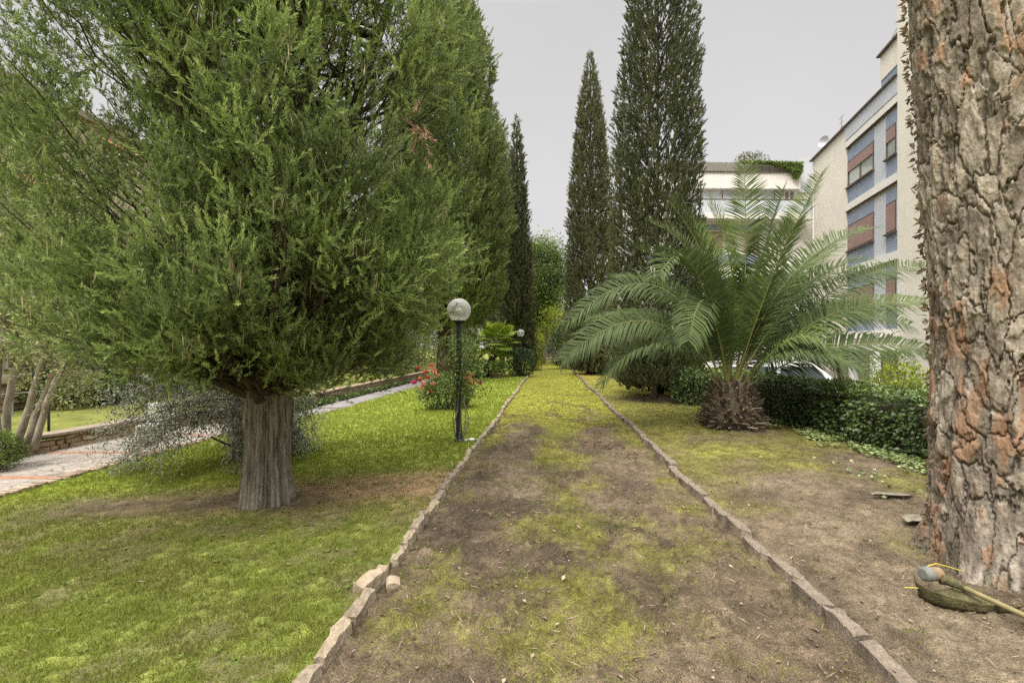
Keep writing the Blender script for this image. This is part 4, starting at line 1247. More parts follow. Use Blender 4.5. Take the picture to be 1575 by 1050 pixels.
# ------------------------------------------------------------------ hedge
def hedge():
    r = np.random.default_rng(41)
    y0, y1, w, h = 3.6, 24.0, .95, .90
    t = thing("hedge", "clipped dark green ivy-leaved hedge running behind the palm and the pine", "hedge", (5.95, 12, 0))
    def surf(n, y0_, y1_):
        y = y0_ + (y1_ - y0_) * r.random(n)
        q = r.random(n) * (h * 1.5 + w)
        side = q < h * 1.5
        fr = q < h
        x = np.where(fr, -w / 2, np.where(side, w / 2, -w / 2 + w * r.random(n)))
        z = np.where(fr, q, np.where(side, h - (q - h), h))
        nx = np.where(fr, -1., np.where(side, 1., 0.)); nzv = np.where(side, 0., 1.)
        return x, y, z, nx, nzv
    fo = Geo()
    for a, b, dens, lf in ((3.6, 8.5, 3000, .052), (8.5, 14, 1700, .062), (14, 24, 600, .10)):
        n = int((b - a) * dens)
        x, y, z, nx, nzv = surf(n, a, b)
        bump = (fbm(y * 1.6, (z + x) * 2.0, octv=3, seed=42) - .5) * .34
        dep = -r.random(n) ** 2 * .16
        rnd = np.where(nzv < .5, -.10 * sstep(.6, 1, z / h), 0)
        px = x + nx * (bump + dep + rnd) ; pz = np.clip(z + nzv * (bump * .45 + dep * .8), .02, None)
        P = np.stack([px + .012 * (y - 12), y - 12, pz + zg(5.95 + px, y)], -1)
        D = np.stack([nx * .55, np.zeros(n), nzv * .5 - .35 * (nzv < .5)], -1) + r.normal(size=(n, 3)) * .55
        up = np.stack([nx * .9, np.zeros(n), nzv + .45], -1)
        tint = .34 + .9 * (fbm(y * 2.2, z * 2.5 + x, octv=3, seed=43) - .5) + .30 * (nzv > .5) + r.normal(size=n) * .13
        L = lf * (.6 + .8 * r.random(n))
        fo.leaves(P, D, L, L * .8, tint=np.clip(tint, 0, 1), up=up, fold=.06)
    # woody interior
    st = Geo()
    for k in range(150):
        y = y0 + (y1 - y0) * k / 150; x = r.normal() * .10
        q = curve((x + .012 * (y - 12), y - 12, -.06 + float(zg(5.95, y))), (r.normal() * .3, r.normal() * .3, 1), .78, (0, 0, .1), 6, .12, r)
        st.tube(q, np.linspace(.02, .007, 6), 5)
    co = Geo()
    yy = np.linspace(y0 + .1, y1 - .1, 60)
    for k, (a, b) in enumerate(zip(yy[:-1], yy[1:])):
        pass
    ring = np.array([(-.26, .02), (-.30, .5), (-.2, .70), (.2, .70), (.30, .5), (.26, .02)])
    V = []
    for y in yy:
        jit = (fbm(np.full(6, y * 2.), np.arange(6) * 1.7, octv=2, seed=45) - .5) * .1
        V.append(np.stack([ring[:, 0] * (1 + jit) + .012 * (y - 12), np.full(6, y - 12), ring[:, 1] + zg(5.95 + ring[:, 0], np.full(6, y))], -1))
    V = np.concatenate(V)
    i = np.arange(59)[:, None] * 6; j = np.arange(6)[None]; jn = (j + 1) % 6
    co.add(V, np.stack([i + j, i + jn, i + 6 + jn, i + 6 + j], -1).reshape(-1, 4), tint=.2)
    co.build("inner_core", M['barkd'], t)  # solid dark filler core, blocks the view through the leaves
    st.build("stems", M['barkd'], t)
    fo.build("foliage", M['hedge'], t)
hedge()

# ------------------------------------------------------------------ globe lamps
def globe_lamp(label, x, y, zc, rg=.2):
    z0 = float(zg(x, y)) + .03
    t = thing("globe_lamp", label, "lamp", (x, y, z0), group="globe lamps along the path")
    top = zc - rg - z0
    g = Geo()
    g.lathe([(.001, 0), (.075, 0), (.08, .03), (.055, .06), (.05, .26), (.045, .28), (.043, top - .05), (.05, top - .045), (.05, top - .02), (.001, top - .019)], 20)
    pole = g.build("pole", M['pole'], t, smooth=False)
    g = Geo().lathe([(.001, top - .018), (.085, top - .018), (.095, top + .0), (.098, top + .028), (.085, top + .03), (.001, top + .03)], 24)
    g.build("collar", M['black'], t)
    ph = np.linspace(-1.06, math.pi / 2, 26)
    g = Geo().lathe(np.stack([np.maximum(rg * np.cos(ph), .0005), zc - z0 + rg * np.sin(ph)], -1), 40)
    g.build("globe", M['clearglass'], t, smooth=True)
    g = Geo().lathe([(.02, top + .03), (.022, top + .10), (.026, top + .105), (.026, top + .115), (.001, top + .116)], 16)
    sk_ = g.build("bulb_holder", M['white'], t)
    ph = np.linspace(-1.3, math.pi / 2, 12)
    g = Geo().lathe(np.stack([np.maximum(.06 * np.cos(ph), .0005), top + .175 + .06 * np.sin(ph)], -1), 18)
    g.build("bulb", M['bulb'], t, smooth=True)
p1 = grd(706, 682)
globe_lamp("clear globe lamp on a dark post wrapped by a climbing rose, nearest one", p1[0], p1[1], at(703, 477, p1[1])[2])
globe_lamp("small distant globe lamp rising above the round clipped bush", X_at(801, 28.6), 28.6, at(801, 512, 28.6)[2], .22)

# climbing rose on the near lamp post
def rose_vine():
    r = np.random.default_rng(51)
    t = thing("climbing_rose", "thin-stemmed climbing rose growing round the near lamp post", "rose", (p1[0], p1[1], p1[2] + .03))
    st, fo = Geo(), Geo()
    tips = []
    for k in range(7):
        a = k * .9 + .4
        out = (.16, .20, .05, .07, .13, .06, .09)[k]
        zt = (1.75, 1.55, 1.9, 1.7, 1.35, 1.5, 1.8)[k]
        zz = np.linspace(0, 1, 14)
        rad = .03 + out * np.sin(np.clip(zz * 2.2, 0, 1) * math.pi) * (zz < .46) + (zz >= .46) * (.05 + .20 * (zz - .46) * r.random())
        aa = a + zz * 1.2
        P = np.stack([rad * np.cos(aa), rad * np.sin(aa), zz * zt], -1)
        st.tube(P, np.linspace(.011, .004, 14), 5)
        tips.append(P)
    st.build("stems", M['barkg'], t, smooth=True)
    PP, n = [], 0
    for P in tips:
        for i in range(6, 14):
            for _ in range(34):
                PP.append(P[i] + r.normal(size=3) * np.array([.13, .10, .09]) * (1.0 + .06 * i) + np.array([.03, 0, 0]))
    PP = np.array(PP); PP = PP[(PP[:, 2] > .75) & (PP[:, 2] < 1.75)]
    n = len(PP)
    D = r.normal(size=(n, 3)) + np.array([0, 0, -.2])
    fo.leaves(PP, D, .035 + .035 * r.random(n), .025 + .02 * r.random(n), tint=np.clip(.5 + r.normal(size=n) * .25, 0, 1), up=np.array([0, 0, 1.]), fold=.05)
    fo.build("foliage", M['broad'], t)
rose_vine()

def flower(g, c, s, r, tint):
    n = 14
    D = unit(r.normal(size=(n, 3)) + np.array([0, -.2, .5]))
    g.leaves(np.repeat(np.asarray(c)[None], n, 0) + D * s * .15, D, s, s * .85, tint=np.clip(tint + r.normal(size=n) * .2, 0, 1), fold=.18)

def rose_bush():
    r = np.random.default_rng(53)
    b = grd(690, 634); b[1] += .4; b[0] = X_at(688, b[1])
    t = shrub("rose_bush", "leafy bush with red and pink blooms on the lawn behind the near lamp", b[0], b[1], 1.42, 1.0, .92, 54, M['hedge'], nleaf=2600, leaf=.075, lump=.18)
    fo = t.children[1]
    g = Geo(); n = 1500
    P = unit(r.normal(size=(n, 3))) * np.array([.66, .5, .42]) * (.7 + .35 * r.random((n, 1))) + np.array([.05, 0, .58])
    P = P[P[:, 2] > .42]
    up_ = P[P[:, 0] < -.2] + np.array([-.12, 0, .18]) * r.random((int((P[:, 0] < -.2).sum()), 1))
    P = np.concatenate([P, up_]); n = len(P)
    g.leaves(P, r.normal(size=(n, 3)) + np.array([0, 0, .4]), .05 + .04 * r.random(n), .035, tint=np.clip(.5 + r.normal(size=n) * .2, 0, 1), up=np.array([0, 0, 1.]))
    g.build("upper_foliage", M['broad'], t)
    spots = [(643, 566, 0), (655, 572, 0), (662, 563, 0), (668, 570, 1), (651, 590, 1), (637, 588, 2), (662, 603, 0), (672, 578, 1), (648, 597, 1), (667, 590, 1),
             (711, 576, 0), (716, 583, 1), (722, 582, 1), (707, 580, 0), (728, 588, 1), (716, 593, 1), (738, 589, 2), (702, 601, 1), (713, 598, 1), (658, 581, 0), (724, 577, 1), (706, 587, 1), (646, 583, 0), (719, 590, 0)]
    for (u, v, c) in spots:
        p = at(u, v, b[1] - .35 - .15 * r.random()) - np.array([b[0], b[1], float(zg(b[0], b[1]))])
        g = Geo(); flower(g, p, .060 + .02 * r.random(), r, .5); flower(g, p + r.normal(size=3) * .02, .045, r, .4)
        st = Geo()
        q = np.array([p * np.array([.75, .75, .6]), p * np.array([.9, .9, .85]), p])
        o = g.build("flower", M[('petal_red', 'petal_pink', 'petal_magenta')[c]], t)
        Geo().tube(q, [.006, .005, .004], 4).build("stalk", M['rachis'], o)
rose_bush()

# ------------------------------------------------------------------ string trimmer lying at the pine's foot
def trimmer():
    c = grd(1462, 930)
    t = thing("string_trimmer", "muddy green string trimmer lying on the earth beside the pine", "trimmer", (c[0], c[1], c[2] + .02))
    W = lambda u, v, Y: at(u, v, Y) - np.array([c[0], c[1], c[2] + .02])
    # guard: a curved shell, open at the back, standing on its rim
    g = Geo()
    na, nr = 26, 8
    P = []
    for i in range(na + 1):
        f = i / na
        a = R(150 + 165 * f)
        for k in range(nr + 1):
            q = k / nr
            rad = .05 + (.17 + .05 * f) * min(1, q * 1.6) + .03 * max(0, q - .62) / .38
            z = .085 - .06 * min(1, q * 1.6) + max(0, q - .62) / .38 * (.125 - .095 * f)
            P.append((rad * math.cos(a) * 1.12 + .07, rad * math.sin(a) * .62 - .01, z))
    P = np.array(P); n1 = nr + 1
    Q = [(i * n1 + k, (i + 1) * n1 + k, (i + 1) * n1 + k + 1, i * n1 + k + 1) for i in range(na) for k in range(nr)]
    Pi = P - np.array([0, 0, .006]); off = len(P)
    Q2 = [(q[3] + off, q[2] + off, q[1] + off, q[0] + off) for q in Q]
    rim = [(i * n1 + nr, (i + 1) * n1 + nr, off + (i + 1) * n1 + nr, off + i * n1 + nr) for i in range(na)]
    rim += [(k, k + 1, off + k + 1, off + k) for k in range(nr)] + [(na * n1 + k + 1, na * n1 + k, off + na * n1 + k, off + na * n1 + k + 1) for k in range(nr)]
    g.add(np.concatenate([P, Pi]), Q + Q2 + rim)
    g.build("guard", M['guard'], t, smooth=True)
    # head: spool and cap
    ax0 = np.array([-.13, .05, .15]); d = unit(np.array([.95, .12, -.05]))
    hp = Geo().tube(np.array([ax0, ax0 + d * .01, ax0 + d * .045, ax0 + d * .06]), [.03, .043, .045, .04], 18)
    h = hp.build("spool", M['spool'], t, smooth=False)
    Geo().tube(np.array([ax0 + d * .061, ax0 + d * .075, ax0 + d * .115, ax0 + d * .13]), [.03, .04, .040, .03], 18).build("cap", M['tan_cap'], t)
    # gear neck and shaft running out of the picture towards the right
    s0 = ax0 + d * .11 + np.array([.02, -.02, -.02])
    s1 = np.array([.17, -.40, .075]); s2 = np.array([.62, -1.40, .06])
    Geo().tube(np.array([s0, s0 * .6 + s1 * .4, s1, s2]), .0155, 14).build("shaft", M['shaft'], t, smooth=True)
    Geo().tube(np.array([s0 - d * .03, s0 + (s1 - s0) * .05, s0 + (s1 - s0) * .22]), [.034, .032, .021], 14).build("neck", M['guard'], t, smooth=True)
    Geo().tube(np.array([s2 - np.array([.21, -.46, 0]), s2 - np.array([.16, -.34, 0])]), .03, 14).build("grip", M['black'], t)
    Geo().tube(np.array([s2, s2 + unit(s2 - s1) * .10, s2 + unit(s2 - s1) * .26]), [.05, .075, .07], 14).build("motor_housing", M['guard'], t)
    y_ = Geo().tube(np.array([ax0 + np.array([.04, .04, .01]), ax0 + np.array([.08, .05, .03]), ax0 + np.array([.13, .055, .04]), ax0 + np.array([.20, .05, .025]), ax0 + np.array([.30, .04, -.005])]), .004, 6)
    y_.build("cutting_line", M['yline'], t)
    Geo().tube(np.array([ax0 + np.array([.02, -.06, -.09]), ax0 + np.array([-.08, -.06, -.06]), ax0 + np.array([-.14, -.03, -.07])]), .004, 6).build("cutting_line", M['yline'], t)
trimmer()

# ------------------------------------------------------------------ masonry left of the lawn
def stones_along(g, pts, z0f, h, th, sl, sh, seed, jit=.012):
    """irregular stones laid in courses along a polyline, both faces"""
    r = np.random.default_rng(seed)
    pts = np.asarray(pts, float)
    seg = np.linalg.norm(np.diff(pts, axis=0), axis=1); cum = np.concatenate([[0], np.cumsum(seg)]); Lt = cum[-1]
    def pos(s):
        i = min(np.searchsorted(cum, s, side='right') - 1, len(seg) - 1); i = max(i, 0)
        f = (s - cum[i]) / seg[i]
        p = pts[i] * (1 - f) + pts[i + 1] * f
        d = (pts[i + 1] - pts[i]) / seg[i]
        return p, d
    z = 0.0
    while z < h - .02:
        ch = min(sh * (.8 + .4 * r.random()), h - z)
        if h - z - ch < sh * .4: ch = h - z
        s = -r.random() * sl * .5
        while s < Lt:
            L = sl * (.6 + .9 * r.random())
            a, b = max(s, 0) + .006, min(s + L, Lt) - .006
            s += L
            if b - a < .03: continue
            pa, d = pos(a); pb, _ = pos(b)
            nv = np.array([-d[1], d[0]])
            V = []
            for zz in (z + .006, z + ch - .006):
                for p in (pa, pb):
                    for o in (-th / 2, th / 2):
                        q = p + nv * (o + r.normal() * jit)
                        V.append((q[0] + r.normal() * jit * .6, q[1] + r.normal() * jit * .6, z0f(*p) + zz + r.normal() * jit * .5))
            V = np.array(V)[[0, 2, 3, 1, 4, 6, 7, 5]]
            g.add(V, [(3, 2, 1, 0), (4, 5, 6, 7), (0, 1, 5, 4), (1, 2, 6, 5), (2, 3, 7, 6), (3, 0, 4, 7)], tint=np.clip(.5 + r.normal() * .22, 0, 1))
        z += ch
def ribbon_box(g, pts, z0f, za, zb, th):
    pts = np.asarray(pts, float); d = unit(np.gradient(pts, axis=0)); nv = np.stack([-d[:, 1], d[:, 0]], -1)
    n = len(pts); zz = np.array([z0f(*p) for p in pts])
    V = np.concatenate([np.concatenate([pts + nv * o, (zz + z)[:, None]], 1) for o, z in ((-th / 2, za), (th / 2, za), (th / 2, zb), (-th / 2, zb))])
    i = np.arange(n - 1)
    Q = np.concatenate([np.stack([i + a * n, i + 1 + a * n, i + 1 + b * n, i + b * n], -1) for a, b in ((0, 1), (1, 2), (2, 3), (3, 0))])
    e = n - 1
    Q = np.concatenate([Q, [[0, 3 * n, 2 * n, n], [e, n + e, 2 * n + e, 3 * n + e]]])
    g.add(V, Q)

def low_wall():
    yy = np.linspace(7.55, 12.6, 22)
    bow = .34 * np.exp(-((yy - 7.4) / .9) ** 2)
    pts = np.stack([-8.92 + 1.30 * sstep(10.6, 12.6, yy) - bow + SK * yy, yy], -1)
    t = thing("stone_wall", "low rough stone retaining wall with a flat coping beyond the paved path", "wall", (0, 0, 0))
    zf = lambda x, y: -.25
    g = Geo(); stones_along(g, pts, zf, .27, .26, .22, .10, 61, .014); g.build("stones", M['wall_stone'], t)
    g = Geo(); ribbon_box(g, pts, zf, -.1, .262, .19); g.build("mortar", M['mortar'], t)
    g = Geo(); ribbon_box(g, pts, zf, .272, .315, .36); g.build("coping", M['slab'], t)
    g = Geo(); y2 = np.linspace(3.0, 7.5, 18); p2 = np.stack([-8.98 - .05 * np.sin(y2) + SK * y2, y2], -1)
    ribbon_box(g, p2, zf, -.1, .05, .14)
    o = g.build("path_kerb", M['terra']); tag(o, "low worn terracotta kerb on the far side of the paved path", "kerb")
low_wall()

def brick_edging():
    t = thing("brick_edging", "low edging of upright bricks between lawn and paved path", "edging", (0, 0, 0))
    g = Geo(); r = np.random.default_rng(63); y = 2.4
    while y < 34:
        w = .062 if y < 14 else .16
        x = float(path_near_edge(y)) + SK * y
        z = -.30; top = -.155 + r.normal() * .006 - (.015 * sstep(9, 14, y))
        a = r.normal() * .02
        g.box((-.085, -w / 2 + .004, z), (.085, w / 2 - .004, top), tint=np.clip(.5 + r.normal() * .25, 0, 1),
              M=lambda V: V * 1 + np.array([x + r.normal() * .004, y, 0]))
        y += w + .004
    g.build("bricks", M['brick'], t)
    g = Geo(); yy = np.linspace(2.4, 34, 50); pts = np.stack([path_near_edge(yy) + SK * yy, yy], -1)
    ribbon_box(g, pts, lambda x, y: -.015 * float(sstep(9, 14, y)), -.3, -.172, .15); g.build("mortar", M['mortar'], t)
brick_edging()

def brick_wall():
    t = thing("brick_wall", "long low brick wall with ivy along its foot beside the ramp", "wall", (0, 0, 0))
    yy = np.linspace(11.9, 36, 40)
    pts = np.stack([-7.22 + .9 * np.exp(-((yy - 11.7) / .9) ** 2) * -.4 + SK * yy, yy], -1)
    zf = lambda x, y: -.25
    g = Geo(); stones_along(g, pts, zf, .40, .20, .12, .075, 65, .006); g.build("bricks", M['brick'], t)
    g = Geo(); ribbon_box(g, pts, zf, -.1, .385, .16); g.build("mortar", M['mortar'], t)
    g = Geo(); ribbon_box(g, pts, zf, .402, .45, .27); g.build("coping", M['brick'], t)
    r = np.random.default_rng(66); n = 5200
    i = r.random(n) * 27; i0 = i.astype(int); P2 = pts[i0] + (pts[i0 + 1] - pts[i0]) * (i - i0)[:, None]
    top = np.where(i < 4, .52, .23)
    P = np.stack([P2[:, 0] + .12 + .10 * r.random(n), P2[:, 1], -.25 + r.random(n) ** 1.3 * top], -1)
    g = Geo(); g.leaves(P, r.normal(size=(n, 3)) * .6 + np.array([.5, 0, -.1]), .06 + .05 * r.random(n), .06, tint=np.clip(.35 + .3 * (i < 4) + r.normal(size=n) * .2, 0, 1), up=np.array([.8, 0, .5]))
    g.build("ivy", M['ivy'], t)
brick_wall()

def back_wall():
    t = thing("garden_wall", "long tawny stone boundary wall behind the terrace lawn", "wall", (0, 0, 0))
    yy = np.linspace(5, 30, 50); pts = np.stack([-13.2 + .5 * np.sin(yy * .3) + SK * yy, yy], -1)
    zf = lambda x, y: .05
    g = Geo(); stones_along(g, pts, zf, .86, .34, .34, .17, 67, .02); g.build("stones", M['wall_stone'], t)
    g = Geo(); ribbon_box(g, pts, zf, -.2, .83, .26); g.build("mortar", M['mortar'], t)
    t = thing("wire_fence", "thin grey post and rail fence in front of the stone boundary wall", "fence", (0, 0, 0))
    fy = np.linspace(6, 26, 9)
    for y in fy:
        x = -12.2 + SK * y
        Geo().tube([(x, y, -.05), (x, y, 1.0)], .022, 8).build("post", M['greymetal'], t)
    g = Geo()
    for z in (.98, .55):
        g.tube(np.stack([-12.2 + SK * fy, fy, np.full(9, z)], -1), .012, 6)
    g.build("rail", M['greymetal'], t)
back_wall()

# grey-leaved weeping tree behind the cypress foot
def grey_bush():
    r = np.random.default_rng(71)
    b = grd(364, 714); b[1] += .1; b[0] = X_at(364, b[1])
    t = thing("grey_leaved_tree", "small grey-leaved tree with low drooping branches half hidden behind the big cypress trunk", "tree", tuple(b))
    tg, br, fo = Geo(), Geo(), Geo()
    P = curve((0, 0, -.1), (-.02, .02, 1), 1.5, (0, 0, .1), 8, .04, r)
    tg.tube(P, np.linspace(.075, .045, 8), 10)
    st = Geo(); q = curve((-.02, -.02, .24), (-.85, -.3, .45), .36, (0, 0, .1), 4); tg.tube(q, [.022, .02, .017, .015], 7)
    PP, TT = [], []
    for k in range(44):
        a = k * 2.4 + r.normal() * .3
        z0 = .45 + 1.0 * r.random()
        left = math.cos(a)
        L = (1.10 + .42 * max(0, -left) + .25 * r.random()) * (1 if left < .2 else .92)
        q = curve((P[4][0], P[4][1], z0), (math.cos(a), math.sin(a), .35 + .3 * r.random()), L, (0, 0, -1.25 - .4 * r.random()), 9, .07, r)
        q[:, 2] = np.maximum(q[:, 2], .05)
        br.tube(q, np.linspace(.012, .003, 9), 5, cap=False)
        ct = .45 + r.normal() * .14
        for i in range(2, 9):
            for _ in range(13):
                d = unit(unit(q[i] - q[i - 1]) * .5 + r.normal(size=3) * .8 + np.array([0, 0, -.2]))
                w = q[i] + d * np.linspace(.03, .32, 14)[:, None] + np.array([0, 0, -1]) * (np.linspace(0, .3, 14) ** 2)[:, None]
                PP.append(w); TT.append(np.full(14, ct + r.normal() * .08))
    PP = np.concatenate(PP); TT = np.concatenate(TT); n = len(PP)
    PP[:, 2] = np.maximum(PP[:, 2], .04)
    fo.leaves(PP + r.normal(size=(n, 3)) * .018, r.normal(size=(n, 3)) + np.array([0, 0, -.35]), .032 + .02 * r.random(n), .015, tint=np.clip(TT + r.normal(size=n) * .12, 0, 1), up=np.array([0, 0, 1.]))
    tg.build("trunk", M['barkd'], t, smooth=True); br.build("branches", M['barkd'], t); fo.build("crown", M['olive'], t)
grey_bush()

# many-stemmed tree at the left edge, leaning fan of pale stems
def fan_tree():
    r = np.random.default_rng(73)
    x, y = X_at(22, 7.6), 7.6
    t = thing("multi_stem_tree", "many-stemmed tree with pale leaning trunks at the left edge beside the stone wall", "tree", (x, y, -.16))
    Wd = lambda u, v, Y: at(u, v, Y) - np.array([x, y, -.16])
    stems = [[(18, 708, 7.6), (40, 640, 7.6), (62, 570, 7.5), (80, 490, 7.4), (105, 380, 7.2)],
             [(52, 690, 7.5), (72, 620, 7.45), (98, 560, 7.4), (130, 528, 7.3), (170, 500, 7.1)],
             [(40, 700, 7.7), (55, 640, 7.8), (85, 575, 7.9), (110, 520, 8.0), (140, 430, 8.2)],
             [(8, 700, 7.7), (10, 620, 7.8), (28, 560, 7.9), (50, 470, 7.9), (60, 330, 7.8)],
             [(2, 705, 7.6), (-8, 620, 7.6), (0, 540, 7.7), (12, 460, 7.7), (14, 300, 7.6)],
             [(-15, 705, 7.6), (-40, 600, 7.6), (-70, 480, 7.6), (-90, 360, 7.6), (-110, 260, 7.6)]]
    br, fo = Geo(), Geo(); P_, T_ = [], []
    for k, s in enumerate(stems):
        P = np.array([Wd(*p) for p in s])
        f = np.linspace(0, 4, 17); i0 = np.minimum(f.astype(int), 3); Pn = P[i0] * (1 - f + i0)[:, None] + P[i0 + 1] * (f - i0)[:, None]
        for _ in range(2):
            Pn[1:-1] = (Pn[:-2] + Pn[1:-1] * 2 + Pn[2:]) / 4
        Geo().tube(Pn + r.normal(size=Pn.shape) * .006, np.linspace(.060, .028, 17) * (1, .85, 1.1, 1, .9, 1)[k], 10).build("stem", M['barkg'], t, smooth=True)
        for j in range(12):
            p = Pn[int(r.integers(8, 17))]
            q = curve(p, unit(r.normal(size=3) + np.array([0, -.1, .6])), .5 + .7 * r.random(), (0, 0, .1), 6, .1, r)
            br.tube(q, np.linspace(.014, .004, 6), 4, cap=False)
            for i in range(1, 6):
                m_ = 26
                P_.append(q[i] + r.normal(size=(m_, 3)) * .14); T_.append(np.full(m_, .5 + r.normal() * .15))
    P_ = np.concatenate(P_); T_ = np.concatenate(T_); n = len(P_)
    fo.leaves(P_, r.normal(size=(n, 3)) + np.array([0, 0, -.3]), .05 + .05 * r.random(n), .028, tint=np.clip(T_ + r.normal(size=n) * .15, 0, 1), up=np.array([0, 0, 1.]), fold=.05)
    br.build("branches", M['barkg'], t); fo.build("crown", M['pale_leaf'], t)
fan_tree()
shrub("fern_clump", "bright green leafy clump at the foot of the many-stemmed tree", X_at(8, 7.4), 7.25, .7, .6, .5, 75, M['broad'], 700, .11, z0=-.2, lump=.25, cat="plant", lw=.25)

# dark garden light on the terrace
x, y = X_at(75, 8.9), 8.9
t = thing("garden_light", "dark spotlight head on a slim green post on the terrace lawn", "lamp", (x, y, -.02))
Geo().tube([(0, 0, -.05), (0, 0, .9)], .022, 10).build("post", M['pole'], t, smooth=True)
Geo().tube([(0, 0, .9), (0, 0, 1.12)], .023, 10).build("red_sleeve", M['redpaint'], t, smooth=True)
g = Geo().box((-.24, -.07, 1.0), (-.05, .07, 1.26)); g.box((-.26, -.09, 1.25), (-.03, .09, 1.275)); g.box((-.06, -.012, 1.08), (.02, .012, 1.11))
g.build("lamp_head", M['black'], t)

# white slatted chair seen through the grey leaves
x, y = X_at(238, 9.6), 9.6
t = thing("garden_chair", "white slatted garden chair on the paved path behind the grey leaves", "chair", (x, y, -.24), rz=R(15))
for sx in (-.22, .22):
    for sy in (-.2, .2):
        Geo().tube([(sx * 1.08, sy * 1.1, 0), (sx, sy, .30 if sy < 0 else .32)], .018, 8).build("leg", M['white'], t)
g = Geo()
for k in range(6): g.box((-.24, -.22 + k * .074, .30), (.24, -.22 + k * .074 + .05, .318))
g.box((-.24, -.18, .285), (-.2, .2, .30)); g.box((.2, -.18, .285), (.24, .2, .30)); g.build("seat", M['white'], t)
g = Geo()
for k in range(5): g.box((-.24, .215, .36 + k * .075), (.24, .235, .36 + k * .075 + .05))
for xx in (-.23, -.08, .07, .2): g.box((xx, .235, .3), (xx + .03, .25, .72))
g.build("backrest", M['white'], t)
for sx in (-.26, .23): Geo().box((sx, -.2, .46), (sx + .03, .22, .48)).build("armrest", M['white'], t)

# garden tap beyond the brick wall
b = at(583, 588, 25); t = thing("garden_tap", "small grey hooked water tap post on the terrace beyond the brick wall", "tap", (b[0], 25, .0))
a = np.linspace(0, math.pi, 9)
Geo().tube(np.concatenate([[(.08, 0, -.05), (.08, 0, .3)], np.stack([.08 * np.cos(a), a * 0, .46 + .1 * np.sin(a)], -1), [(-.08, 0, .36)]]), .035, 10).build("pipe", M['greymetal'], t, smooth=True)
Geo().box((-.13, -.03, .30), (-.03, .03, .36)).build("spout", M['greymetal'], t)

# ------------------------------------------------------------------ background planting, left
ZL = .0
broadleaf("broadleaf_tree", "pale-leaved tree with a slim bare trunk far behind the terrace, second from the left edge", "tree", X_at(60, 13.5), 13.5, ZL, 7.2, 2.4, 5.0, 81, M['pale_leaf'], 150, 80, .12, .42, tr=.10)
broadleaf("broadleaf_tree", "leafy green tree rising by the left end of the boundary wall", "tree", X_at(-60, 12), 12, ZL, 8.5, 2.6, 6.0, 82, M['broad'], 180, 80, .12, .45, tr=.13)
for k, (u, Y, w, h, mt, lab) in enumerate([
    (95, 12.6, 1.9, 1.1, 'pale_leaf', "pale rounded shrub behind the garden light"),
    (175, 13.6, 1.2, .8, 'broad_dark', "small dark shrub at the foot of the boundary wall"),
    (285, 15.5, 2.3, 1.7, 'olive', "greyish shrub at the boundary wall right of the wire fence gap"),
    (345, 18, 3.2, 2.3, 'broad', "mid-green shrub behind the grey-leaved tree"),
    (470, 20, 3.6, 2.4, 'broad', "large loose green shrub seen under the cypress boughs right of its trunk"),
    (600, 29, 3.4, 2.2, 'broad_dark', "dark glossy shrub at the far end of the brick wall"),
    (640, 31, 3.0, 2.6, 'pale_leaf', "pale flowering shrub beside the far end of the brick wall")]):
    shrub("shrub", lab, X_at(u, Y), Y, w, w * .8, h, 90 + k, M[mt], 2600, .10, z0=.0, lump=.22)
for k, (u, Y, h, cr, ch, mt, lab) in enumerate([
    (130, 22, 8, 3.2, 6.2, 'broad', "spreading green tree behind the boundary wall, left of the big cypress trunk"),
    (260, 26, 9, 3.6, 7.2, 'broad_dark', "dark green tree behind the boundary wall, seen through the cypress boughs"),
    (400, 30, 8, 3.8, 6.8, 'broad', "green tree in the back row directly behind the big cypress trunk"),
    (551, 31, 9.5, 3.6, 6.2, 'broad_dark', "tree with a bare pale trunk standing on the terrace beyond the brick wall"),
    (640, 44, 11, 4.2, 9, 'broad', "green tree far behind the brick wall, right of the bare-trunked one"),
    (715, 42, 9, 3.6, 8.2, 'broad', "green tree filling the gap behind the fan palm"),
    (480, 40, 9, 4.5, 8, 'broad_dark', "dark tree at the back of the garden, left of the bare-trunked one")]):
    broadleaf("broadleaf_tree", lab, "tree", X_at(u, Y), Y, ZL, h, cr, ch, 110 + k, M[mt], 200, 70, .19, .6, tr=.17 + .06 * (u == 551))

shrub("tall_hedge", "tall dense green hedge closing the garden far behind the left-hand cypresses", -15, 52, 25, 3, 5.5, 141, M['broad'], 16000, .30, z0=-.1, box=.8, lump=.12, cat="hedge")
shrub("tall_hedge", "dark hedge closing the garden behind the right-hand cypresses", 9.5, 48, 9, 2.5, 4.2, 142, M['broad_dark'], 7000, .28, z0=-.1, box=.8, lump=.12, cat="hedge")
